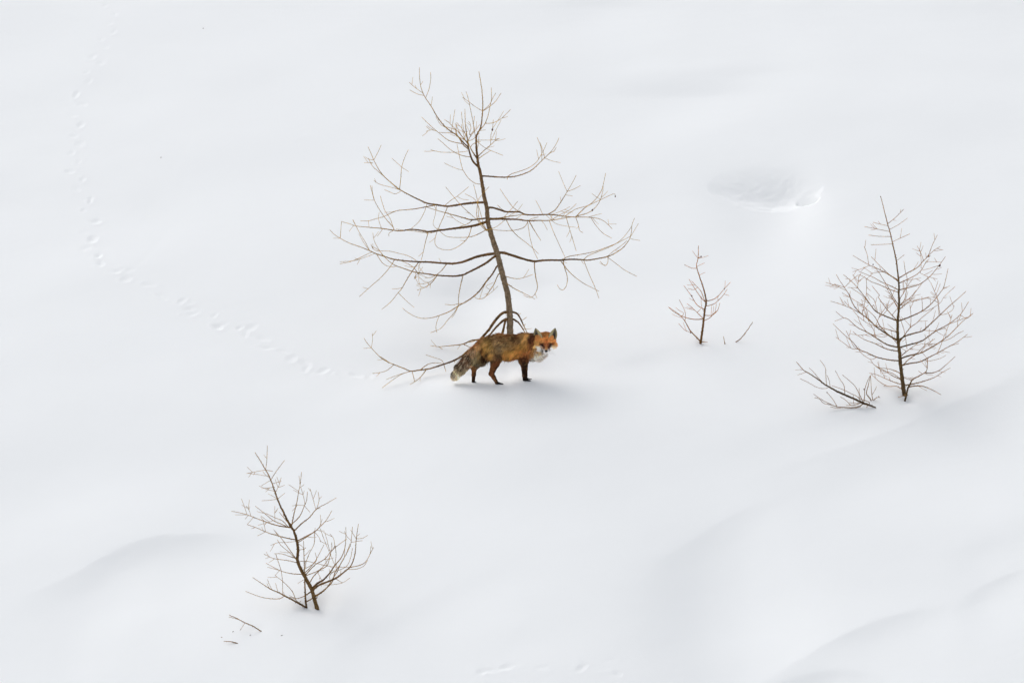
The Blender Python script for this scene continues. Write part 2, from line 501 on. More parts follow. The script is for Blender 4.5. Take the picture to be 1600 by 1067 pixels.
def build_tree(name, label, cat, base_px, spec, tip_c, old_c, trunk_c, group=None, seed=1, Y0=None, root_names=('trunk', 'branch', 'twig'),
               sink=0.12, spur=0.0125, kscale=1.0, thin=1.0, extra=0.0):
    rng = np.random.default_rng(seed)
    g = ground(*base_px)
    if Y0 is None: Y0 = g[1]
    root = bpy.data.objects.new(name, None)
    root.empty_display_size = 0.1
    root.location = g
    link(root)
    tag(root, label, cat, group)
    org = np.array(g)
    trunk = None; cur = None; cones = []
    def place(pts, dys):
        return np.array([at_depth(p[0], p[1], Y0 + d) for p, d in zip(pts, dys)])
    def snap(p0, curves):
        best = None
        for c in curves:
            d = np.hypot(c[:, 0] - p0[0], c[:, 1] - p0[1]); k = int(np.argmin(d))
            if best is None or d[k] < best[0]: best = (d[k], c[k])
        return best
    allcurves = []; hosts = []
    for line in spec.strip().splitlines():
        line = line.split('#')[0].split()
        if not line: continue
        kind = line[0]; r0 = float(line[1]); toks = line[2:]; k = None
        if toks[0].startswith('@'): k = float(toks[0][1:]); toks = toks[1:]
        P = parse(toks)
        if kind == 'c':                                   # a cone sitting at this spot
            cones.append((P[0], r0)); continue
        dy0 = 0.0
        if kind == 'k':                                   # trunk
            pts = np.column_stack([P, np.zeros(len(P))])
            kk = 0.0
        else:
            curves = [c for c in ([trunk] if kind == 'b' else cur['curves']) if c is not None]
            if kind == 's':                               # stem standing on its own in the snow
                curves = []; dy0 = ground(P[0][0], P[0][1])[1] - Y0
            hit = snap(P[0], curves) if curves else None
            if hit is not None and hit[0] < 9:
                dy0 = hit[1][2]; start = hit[1][:2]
                P = np.vstack([start, P]) if hit[0] > 2.5 else np.vstack([start, P[1:]])
                if kind == 'b' and False: pass
            elif hit is not None:
                dy0 = hit[1][2]
            if k is None:
                k = rng.uniform(.25, .9) * (1 if rng.random() < .5 else -1) * kscale
                if kind == 't': k = rng.uniform(-.8, .8) * kscale
            L = np.concatenate([[0], np.cumsum(np.abs(P[1:, 0] - P[:-1, 0]) + .25 * np.abs(P[1:, 1] - P[:-1, 1]))]) / 200.0
            pts = np.column_stack([P, dy0 + k * L])
        C = catmull(pts, 3.0 if kind == 'k' else 2.0)
        if kind in 'ks':
            pass
        n = len(C); t = np.linspace(0, 1, n)
        if kind == 'k':
            rad = np.interp(t, TR[name][0], TR[name][1]) * np.ones(n)
        else:
            rend = 0.34 if r0 > .45 else 0.28
            rad = rend + (r0 * .78 - rend) * (1 - t) ** 1.3
            rad = rad * thin
        W = place(C[:, :2], C[:, 2])
        radm = rad / 200.0
        if kind in 'ks' and sink:
            gz = surf(W[0][0], W[0][1])
            dn = np.array([W[0][0] - (W[1][0] - W[0][0]) * .5, W[0][1], min(gz, W[0][2]) - sink])
            W = np.vstack([dn, W]); radm = np.concatenate([[radm[0]], radm])
        if kind == 'k': W[:, :] += rng.normal(0, .0006, W.shape)
        sides = 10 if kind == 'k' else (7 if r0 > 1.5 else 5)
        V, Q, Tt, age = tube(W, radm, sides, spur * (1.0 if kind != 'k' else .8), rng)
        col = bark_color(age, tip_c, old_c, trunk_c, rng)
        ringm = rng.uniform(.5, 1.45, len(W)) if kind != 'k' else rng.uniform(.85, 1.15, len(W))
        col[:len(W) * sides] *= np.repeat(ringm, sides)[:, None]
        col[len(W) * sides + 2:] *= .55
        col = col.clip(0, .8)
        nm = {'k': root_names[0], 'b': root_names[1], 's': root_names[1], 't': root_names[2]}[kind]
        if kind == 't': par = cur['obj']
        else: par = root
        o = mesh_from(nm, V, [Q, Tt], bark_mat if kind == 'k' else twig_mat, par, col, origin=org)
        if kind == 'k': trunk = C
        if kind in 'bsk': cur = {'obj': o, 'curves': [C]}
        else: cur['curves'].append(C)
        allcurves.append(C)
        if kind != 'k' and len(C) > 9: hosts.append((C, r0, cur['obj'], kind))
    # finer side shoots
    for cv, r0, ob, lvl in (hosts if extra else []):
        for _ in range(rng.poisson(extra * (.7 + r0))):
            i = int(rng.uniform(.3, .95) * (len(cv) - 1)); q = cv[i]; q2 = cv[min(i + 1, len(cv) - 1)]; q1 = cv[max(i - 1, 0)]
            d = q2[:2] - q1[:2]; d = d / (np.hypot(*d) + 1e-9)
            an = rng.uniform(.45, 1.0) * (1 if rng.random() < .5 else -1); ca, sa = math.cos(an), math.sin(an)
            e = np.array([d[0] * ca - d[1] * sa, d[0] * sa + d[1] * ca]); L = rng.uniform(5, 17)
            kk = rng.uniform(-.7, .7)
            pts = np.array([[q[0], q[1], q[2]], [q[0] + e[0] * L * .5, q[1] + e[1] * L * .5 - L * .03, q[2] + kk * L / 400],
                            [q[0] + e[0] * L, q[1] + e[1] * L - L * .14, q[2] + kk * L / 200]])
            C = catmull(pts, 3.0); rad = np.linspace(.34, .22, len(C)) / 200
            V, Q, Tt, age = tube(place(C[:, :2], C[:, 2]), rad, 4, spur * 1.3, rng)
            mesh_from(root_names[2], V, [Q, Tt], twig_mat, ob, bark_color(age, tip_c, old_c, trunk_c, rng), origin=org)
    for p, r in cones:
        h = snap(p, allcurves)
        w = at_depth(p[0], p[1], Y0 + h[1][2])
        cone_mesh('cone', w, r / 200.0, root, org, rng)
    return root

def cone_mesh(name, c, r, parent, org, rng):
    """small egg-shaped cone with rings of scales"""
    V = []; F = []
    V.append(c + np.array([0, 0, -1.4 * r])); 
    rings = 5; S = 7
    for i in range(rings):
        f = (i + 1) / (rings + 1); rr = r * math.sin(f * math.pi) ** .6
        for j in range(S):
            a = (j + .5 * i) / S * 2 * math.pi; q = rr * (1.15 if j % 2 else .85)
            V.append(c + np.array([q * math.cos(a), q * math.sin(a), (-1.4 + 2.8 * f) * r]))
    V.append(c + np.array([0, 0, 1.4 * r]))
    T = [(0, 1 + (j + 1) % S, 1 + j) for j in range(S)]
    for i in range(rings - 1):
        for j in range(S):
            a = 1 + i * S + j; b_ = 1 + i * S + (j + 1) % S
            T += [(a, b_, b_ + S), (a, b_ + S, a + S)]
    l = 1 + (rings - 1) * S
    T += [(l + j, l + (j + 1) % S, l + S) for j in range(S)]
    return mesh_from(name, np.array(V), np.array(T), cone_mat, parent, smooth=False, origin=org)

# radius profile of each trunk, in pixels of the photograph along its length
TR = {
    'larch_tree': ([0, .1, .25, .37, .5, .6, .68, .75, .85, 1], [5.4, 5.0, 4.4, 4.3, 3.4, 2.7, 2.0, 1.3, .8, .4]),
    'larch_sapling': ([0, .3, .6, .8, 1], [2.9, 2.2, 1.3, .8, .4]),
}
TR['a'] = TR['larch_sapling']

MAIN = """
k 5 S 800 560 798.5 540 E 320 1040 318 900 300 740 265 600 235 480 210 380 180 290 150 190 125 90 C 110 610 90 530 70 400 50 290 A 683 915 672 830 662 740 662 690 665 650 700 580 713 480 717 400 710 280 685 120
b 2.2 @0.3 A 678 915 636 868 612 810 598 750 590 690 584 650 572 560 568 430
t 1.5 @0.5 A 597 745 560 715 500 650 455 620 400 575 340 500 285 405 240 340 215 290 200 240 190 170 188 85
t .5 A 215 300 150 250 103 208
t .5 A 225 318 170 305 108 272
t .5 A 248 335 270 260 283 180 281 125
t .45 A 287 400 293 360 297 328
t .5 A 410 582 370 565 345 530 325 495
t .5 A 460 620 468 540 485 435
t 1.2 @-0.6 A 600 775 555 730 530 690 500 640 495 590 493 545
t 1.1 @0.2 A 590 715 545 660 500 610 430 585 395 580
t .7 A 500 612 465 575 430 540 398 520
t .8 @-.9 A 545 722 470 705 420 685 370 645 315 600 255 545 207 498
t .45 A 330 610 290 605 243 617
t .45 A 310 603 280 590 253 570
t .7 @.5 A 470 628 400 628 350 625
t .8 @.7 A 612 832 550 820 480 790 430 755 380 710 342 678
t .5 @-.3 A 600 785 520 790 440 792 370 790 320 780 283 770
t .8 @.8 A 590 700 620 650 665 595 690 560
t .5 A 585 672 560 610 548 540 538 455
t .6 A 605 640 618 590 608 545 597 535
t .5 A 610 650 640 610 640 560 648 490
t .5 A 590 665 540 590 500 545
t .6 A 600 700 640 680 690 630
t .5 A 580 690 545 600 540 560
t .6 A 540 650 510 600 495 560
t .5 A 560 690 575 640 590 615
t .8 A 603 712 570 690 500 650 490 600
b 1.9 @-.5 A 668 850 640 800 612 750 590 690
t .6 A 612 755 640 720 700 700 
b .6 @.5 A 655 690 645 600 632 520 612 420 595 340 577 285
b .9 @-.4 A 662 655 690 610 720 575 737 550 760 490 775 420 790 340 787 253
t .6 A 737 550 790 548 850 525 900 485 948 435
t .45 A 690 610 740 605
b .5 A 715 455 660 415 600 370 548 335
b .6 A 716 450 760 420 820 370 870 298
b .5 A 720 446 775 390 800 340 825 298
b .45 A 662 692 740 690 800 688 858 675
b .5 A 664 690 715 740 780 775 830 795 885 817
b 1.0 @.6 A 676 825 730 775 782 730 820 695 855 675
t .5 A 780 728 785 650 797 600 805 520
t .45 A 783 700 820 620 870 522
b .9 @-.7 A 678 855 730 810 782 778
b .6 A 674 790 680 720 685 655
c 1.5 A 797 603
b .6 @-.9 A 693 1057 650 1048 600 1010 565 960 548 930 530 860 515 790 502 722
t .45 A 548 940 480 920 395 880
b 1.6 @.5 A 705 993 780 992 860 998 920 998 980 993 1060 970 1130 935 1210 860 1290 780 1330 720 1352 672
t .7 @-.4 A 920 992 960 970 1030 948 1110 915 1170 865 1215 790 1235 750 1252 712
t .5 A 1210 860 1208 800 1200 740 1170 668
t .5 A 1230 840 1215 770 1195 710
t .45 A 1270 800 1310 780 1330 750
t .45 A 1235 845 1300 865 1365 877
t .6 A 918 998 922 1018
b 2.5 @.7 B 1305 568 1250 570 1150 580 1060 595 1000 600 920 588 840 575 760 540 690 505 610 460 540 405 490 360 440 300 395 215 370 155 347 105
t .5 B 393 212 430 150 457 90
t .45 B 393 215 350 208 325 190
t .6 B 490 360 420 300 380 260 350 200
t .4 B 385 238 315 238
t .7 @.2 B 610 455 620 370 628 275 655 190 683 130
t .4 B 628 272 590 240 545 200
t .4 B 628 272 685 312
t .5 B 615 465 550 445 470 425 430 410 395 385
t .5 B 620 475 575 497 530 482 485 462
t .6 B 600 458 555 420 500 370
t .55 @.6 B 980 592 1040 550 1100 510 1185 438
t .4 B 1090 515 1130 540 1185 548
t .8 B 1010 600 980 680 940 770 910 850 905 910 930 945 960 955
t .4 B 915 595 905 680 890 750 930 800
t .5 B 835 578 815 650 770 730 708 785
t 1.1 @-.5 B 920 590 830 605 740 622 660 630 580 640 480 685 400 708 350 722 285 722
t .45 B 580 642 530 650 483 650
t .35 B 355 720 355 770
t .35 B 840 578 815 575 806 570
b 1.7 @-.8 B 1325 700 1210 712 1140 695 1030 665 940 640 880 622 830 605
t .8 B 1215 715 1180 745 1110 770
t .4 B 1150 745 1080 715 1010 650
b .6 @-.5 B 1330 792 1290 740 1230 690 1130 600 1060 520 995 440
b .6 @-.9 B 1330 795 1275 710 1260 560 1228 418
b .6 @-.7 B 1325 800 1255 700 1265 560 1300 500 1355 438
b .5 @-.6 B 1332 790 1305 730 1250 560 1155 495
b .8 @-.6 B 1335 795 1270 830 1200 855 1120 860 1040 858 990 845 930 795
b 2.7 @-.6 B 1335 730 1250 757 1150 775 1050 787 950 800 850 812 780 800 705 793 620 805 560 800 460 785 350 775 250 765 190 745 125 728
t .35 B 125 728 117 860
t .8 B 845 818 825 900 810 970 790 1050
t .7 @.3 B 560 780 500 710 450 640 400 550 380 480 365 425
t .5 B 400 550 385 490 380 430
t .55 B 555 775 530 700 490 640 465 570 450 515
t .45 B 455 785 435 710 440 650
t .8 B 1215 770 1190 840 1150 895 1090 940 1030 963 960 960
t .6 B 845 822 780 815 720 805
t .45 B 940 805 880 822 830 828
t .35 B 230 765 190 810
t .45 B 250 770 235 745 220 715
t .45 B 470 795 425 850
t .5 B 560 803 522 825 522 850
t .35 B 395 552 315 548
t .5 B 720 800 650 800 580 790
b 3.0 @.35 D 1475 372 1400 383 1320 400 1240 430 1180 450 1100 460 1000 455 900 447 810 445 700 437 600 425 530 405 440 375 380 348 300 315 200 280 120 238 70 205 30 165
t .35 D 120 238 60 238
t .35 D 120 238 133 90
t .5 D 385 348 340 270 290 190 260 130 232 75
t .45 D 380 345 330 280 285 200
t .5 @.1 D 805 440 760 415 710 390 640 372 560 353 480 350 445 350 410 330 390 290
t .5 D 500 385 450 320 420 260 407 190
t .5 D 395 362 300 405 210 443 118 462
t .45 D 430 375 340 405 240 435 118 445
t .6 D 440 385 480 440 520 475 570 488 615 485
t .7 D 600 430 550 500 480 580 400 650 350 695 288 750
t 1.0 D 805 450 750 530 700 610 660 680 630 715 560 800 485 862
t .45 D 635 715 700 785 770 845
t 1.0 D 1055 465 1020 510 970 555 920 580 862 587
t .4 D 822 448 810 500 812 540
b 2.5 @-.7 D 1475 400 1400 455 1320 500 1250 535 1200 558 1130 570 1050 568 960 562 880 550 800 540 740 525 670 500 600 475 550 440 500 390 460 345 400 310
t .7 D 800 535 760 490 700 455 660 437
t .6 D 805 545 775 575 775 592 800 570
t .9 D 970 565 930 620 870 665 795 693
t .5 D 960 570 900 625 795 643
t .9 D 1200 560 1175 660 1160 750 1155 830 1130 890 1100 935
t .45 D 810 545 812 620 832 670
t .35 D 815 580 860 620
t .35 D 815 535 845 490
t .4 D 815 555 880 580
b 1.7 @.5 D 1500 480 1450 560 1400 620 1350 690 1300 740 1240 785 1155 832 1080 880 990 915 920 935 840 940 770 920 710 885 668 850
t .6 D 1200 805 1150 815 1100 823 1040 817
t .6 D 1155 835 1120 890 1060 960 1000 1030 915 1065
t .5 D 990 920 970 970 960 1020 970 1065
b 1.2 @-.8 D 1520 545 1500 570 1470 640 1430 700 1390 755 1345 770 1310 762 1298 745
t .4 D 1345 765 1370 690 1420 580
t .35 D 1430 690 1400 660 1460 628
t .4 D 1395 750 1450 710 1505 657
b 2.9 @.4 E 215 358 260 365 330 385 400 408 470 428 535 440 600 433 680 430 760 430 850 423 930 425 1000 430 1080 418 1170 400 1230 375 1300 330 1345 280 1370 240 1385 180 1390 120 1412 62
t 1.1 E 535 440 535 500 545 580 560 660 545 715 510 755 470 752 440 735
t .9 E 780 430 800 500 822 580 815 650 785 690 755 680 735 648
t .9 E 765 435 820 510 880 570 960 630 1040 672 1100 703
t .8 @.1 E 780 428 800 412 850 395 950 378 1060 355 1160 320 1250 285 1320 250 1370 225
t .7 @.8 E 970 425 1000 395 1080 360 1180 320 1250 285 1310 235 1360 175 1385 135
t .5 E 1170 395 1230 350 1300 300 1345 260
t .4 E 1370 235 1410 170 1447 108
t .35 E 1370 238 1410 250 1460 258
t .6 E 970 435 1000 520 1030 590 1070 680 1100 765
t .5 E 1175 405 1250 460 1330 520 1432 572
t .5 E 1178 400 1175 455 1150 478 1110 440
b .7 @.8 E 255 565 330 585 390 593 450 580 520 555
b 1.0 @-.7 E 290 635 360 680 430 715 500 750 540 772
b 2.1 @.8 C 105 605 160 612 220 630 270 645 340 647 385 648 430 668 520 672 620 668 700 675 770 685 850 690 930 690 1020 698 1080 720 1120 752 1155 788
t .6 C 385 650 330 610 270 530 220 455
t .5 C 265 645 230 620 200 590
t .9 C 360 647 390 635
t 1.0 @.5 C 625 668 680 630 730 560 780 478 820 410 855 342
t .45 C 780 478 745 400 708 308
t .5 C 785 478 840 455 890 428
t .35 C 770 505 825 515
t .9 @-.2 C 850 690 920 620 1000 560 1060 480 1085 400 1100 325
t .8 @.7 C 860 685 940 660 1000 625 1050 560 1075 480 1080 430
t .6 C 760 680 850 625 950 595 1060 545 1165 497 1181 510
t .45 C 1060 545 1020 520 985 493
t .5 C 650 710 720 670 800 630 855 580
t .4 C 655 665 730 640 805 602
t .45 C 575 680 550 610 517 550
t .4 C 950 690 1010 675 1068 662
t .3 C 1130 760 1120 708
t .3 C 1135 752 1190 748
t .4 C 600 675 680 740 770 765 850 775
t .5 C 970 700 1020 760 1080 825 1150 865
t .6 C 850 700 870 745 883 800 912 820
t .6 C 770 690 800 790 825 870 855 972
c 1.1 C 1181 518
c 1.4 C 990 632
b 2.3 @-.5 C 130 707 200 705 280 707 370 710 450 720 540 718 630 718 720 705 800 692 850 690
t .7 C 265 712 310 785 370 850 440 905 500 955 540 995
t .5 C 455 730 465 830 485 920 510 990 535 1040
t .9 C 460 725 500 790 560 885
t .7 C 455 730 420 775 350 798 270 803 200 800 150 792
t .4 C 560 715 590 750 615 798
t .5 C 630 720 660 800 700 890 760 1020
t .5 C 460 720 480 705 540 690
t .5 C 240 700 300 640 368 558
t .4 C 250 705 360 640 408 582
t .5 C 265 712 190 770 105 800
b 1.5 @.3 C 130 700 200 700 265 690 340 678 400 672 450 672
b 3.1 @-.62 F 1368 105 1330 118 1290 155 1250 205 1210 265 1150 335 1080 410 1020 465 960 510 880 555 780 590 690 620 640 632 560 642 485 650 420 625 330 590 270 565 200 520 120 435 80 390 52 345
t .4 F 125 430 130 370 130 300
t .35 F 115 440 48 440
t .6 @-.9 F 290 570 240 540 200 515
t .6 @-.6 F 325 598 270 640 210 662 130 672
t .6 @-.9 F 490 650 400 680 320 730 220 805
t .5 @-.9 F 480 655 370 685 260 727
t .7 @-2.2 F 495 652 515 720 535 810
t .9 @-2.2 F 635 635 580 700 520 750 478 773
t .9 @.2 F 570 638 640 590 700 575 775 578
t .7 @-2.2 F 795 590 810 655
t .5 @.3 F 790 585 770 550 700 525 625 500
t .6 @0 F 890 545 893 575
t 1.0 @0 F 960 510 985 480 1020 450
b 2.6 @.1 F 1365 170 1320 200 1270 250 1210 320 1150 350 1100 360 1040 370 970 400 880 412 800 420 745 425 668 415
t .8 F 970 400 1035 430 1080 440
t .5 F 750 425 800 460 880 482
t .9 F 1100 365 1050 380 1010 385
b 2.4 @.3 F 1430 105 1470 120 1500 165 1530 230 1555 280 1580 350
t .6 F 1485 130 1503 115
t .5 F 1510 185 1558 152
t .5 F 1530 228 1548 215
b 2.3 @-.3 F 1432 170 1480 200 1510 240 1535 280 1560 330 1580 400
b 1.9 @-.5 F 1362 180 1345 240 1335 275 1290 400 1200 560 1134 650
b 1.6 @.2 F 1366 185 1340 300 1300 480 1285 610 1300 650
t .4 F 1370 190 1368 130
"""

LOWER = """
k 3 I 742 772 I 720 700 695 610 660 545 625 480 595 420 582 370 588 300 578 230 555 150 525 105 H 550 710 495 590 465 500 440 430 405 350 385 320 340 240 287 158
b .5 H 385 322 395 250 400 150 401 95
b .45 H 385 325 300 335 210 352
b .5 H 385 330 450 332
b .4 H 408 378 310 362 215 350
b .4 H 425 405 385 365 360 335
b .6 H 430 405 480 340 520 285 560 232
b .4 H 428 410 390 440 345 467
b .45 H 450 447 530 423
b .45 H 455 483 400 487 348 492
b .4 H 465 512 400 500 325 468
b .45 H 485 525 510 460 530 390
b .4 H 495 590 455 565 410 540
b .4 H 500 582 563 535
b .45 H 492 597 420 600 350 605
b .6 H 610 845 560 770 512 710
b .8 H 600 850 540 790 480 765 385 720
b .9 H 597 850 530 820 460 790 380 725 290 655
t .35 H 472 790 470 720 471 655
t .35 H 440 795 315 832
b 1.2 @.5 H 605 852 500 835 400 805 320 775 215 735 140 715 70 702
t .4 H 215 735 185 650 162 588
t .4 H 258 740 235 700 208 652
t .4 H 215 742 105 735
t .35 H 218 745 195 775
t .35 H 265 765 215 825
t .4 H 380 800 360 780 340 752
b 1.1 @-.6 H 655 965 560 945 450 915 385 892 300 855 215 825
t .4 H 385 885 370 820 358 790
t .35 H 385 900 310 930
t .35 H 500 930 460 870
b 1.0 H 617 845 650 720 675 620 690 530 705 460 718 340
t .45 H 708 460 695 375
t .4 H 690 522 650 490 598 455
t .35 H 705 490 742 455
b 1.0 H 620 840 700 750 745 650 765 600 773 522
t .45 H 750 640 735 560 712 480
t .35 H 750 645 690 645 632 652
t .35 H 750 650 797 712
b 1.2 @.7 H 640 895 720 815 790 760 860 680 950 630 1040 577
t .5 H 865 680 880 600 873 525
t .4 H 848 690 825 590 798 495
b 1.2 @-.5 H 668 980 760 935 840 890 890 845 950 780 1000 697
t .4 H 880 855 910 775
t .45 H 840 893 845 855
b .8 @-.2 H 670 1000 760 945 840 893
t .6 I 720 165 715 250 680 320 650 400 648 450
t .4 I 765 130 800 230 830 300 875 410
t .35 I 722 155 755 200 765 235
b .9 I 580 385 530 310 480 240 450 200 398 142
b .7 I 582 395 520 320 455 265 422 218
b .7 @.6 I 580 405 520 385 450 375 390 365 318 332
b .8 @-.6 I 583 372 520 350 460 330 400 328
t .5 @0 I 412 335 440 420 455 470 465 560 465 650
b .8 @.7 I 622 500 540 487 460 468 400 440 333 403
t .4 I 445 465 345 435
t .35 I 440 465 405 500
b .35 I 575 235 480 240 430 240 370 262
s 1.9 @-.4 I 655 757 580 715 500 672 430 635 370 610 300 565 228 517
t .7 I 480 672 440 685 370 685 280 668 172 627
t .4 I 435 635 408 562
t .5 I 510 675 545 675 590 712 610 705
s 1.9 @.1 I 655 757 648 700 643 600 640 500 637 400 633 300 632 225
t 1.2 @.1 I 655 710 720 672 790 625 830 580 860 530 900 470 930 400 970 330 1000 250
t .35 I 638 530 610 550 585 565
b 1.5 @-.2 I 695 632 630 668 568 688
t .6 @-.2 I 568 688 540 625 480 560 405 500
t .4 I 560 690 500 678
b 2.1 @.5 I 695 605 740 565 790 535 840 480 880 420 930 360 960 280 968 210
t .5 I 840 480 880 470 970 430 1005 360 1020 285
t .6 I 960 240 968 180 967 118
b 2.2 @-.5 I 705 625 750 580 850 540 900 515 970 460 1010 420 1040 330 1050 210 1067 92
t .8 I 1000 435 1060 425 1110 405 1140 370 1165 320 1187 278
t .5 I 980 460 1050 450 1110 425 1140 380
t .35 I 1160 330 1165 270
t .45 I 1050 210 1005 140
t .45 I 1050 208 1100 205 1140 182
t .35 I 1050 232 1100 225
t .5 I 880 525 940 560
t .5 I 840 535 840 500 880 460
t .45 I 840 540 785 570 850 575 940 558 1000 520
b 1.2 @.7 I 722 668 790 620 860 550 880 480 920 420 960 350 1000 270 1010 225 1020 115
t .4 I 1005 225 975 190 955 150
t .4 I 1005 232 1050 232
b 1.0 @-.8 I 680 560 710 510 760 460 820 420 840 350 855 290 855 240
b 1.0 @.8 I 645 500 720 420 800 370 850 310 900 265 975 210
t .5 I 880 265 890 330 880 410 862 450
t .45 I 885 262 870 210 840 170
t .45 I 880 265 845 310 815 210 800 160
b .8 I 640 490 700 420 740 360 795 255
b .8 I 655 500 760 455 830 370 850 330
b .5 I 590 300 640 290 650 280
b .4 I 590 250 620 270 640 300
b .5 @-.3 I 600 390 660 388 750 410 850 430 930 435 1000 435
b .5 @.3 I 640 450 730 390 725 320
b .4 I 740 470 765 520 785 570
b .7 I 728 655 740 672 728 688
c .9 I 737 678
"""

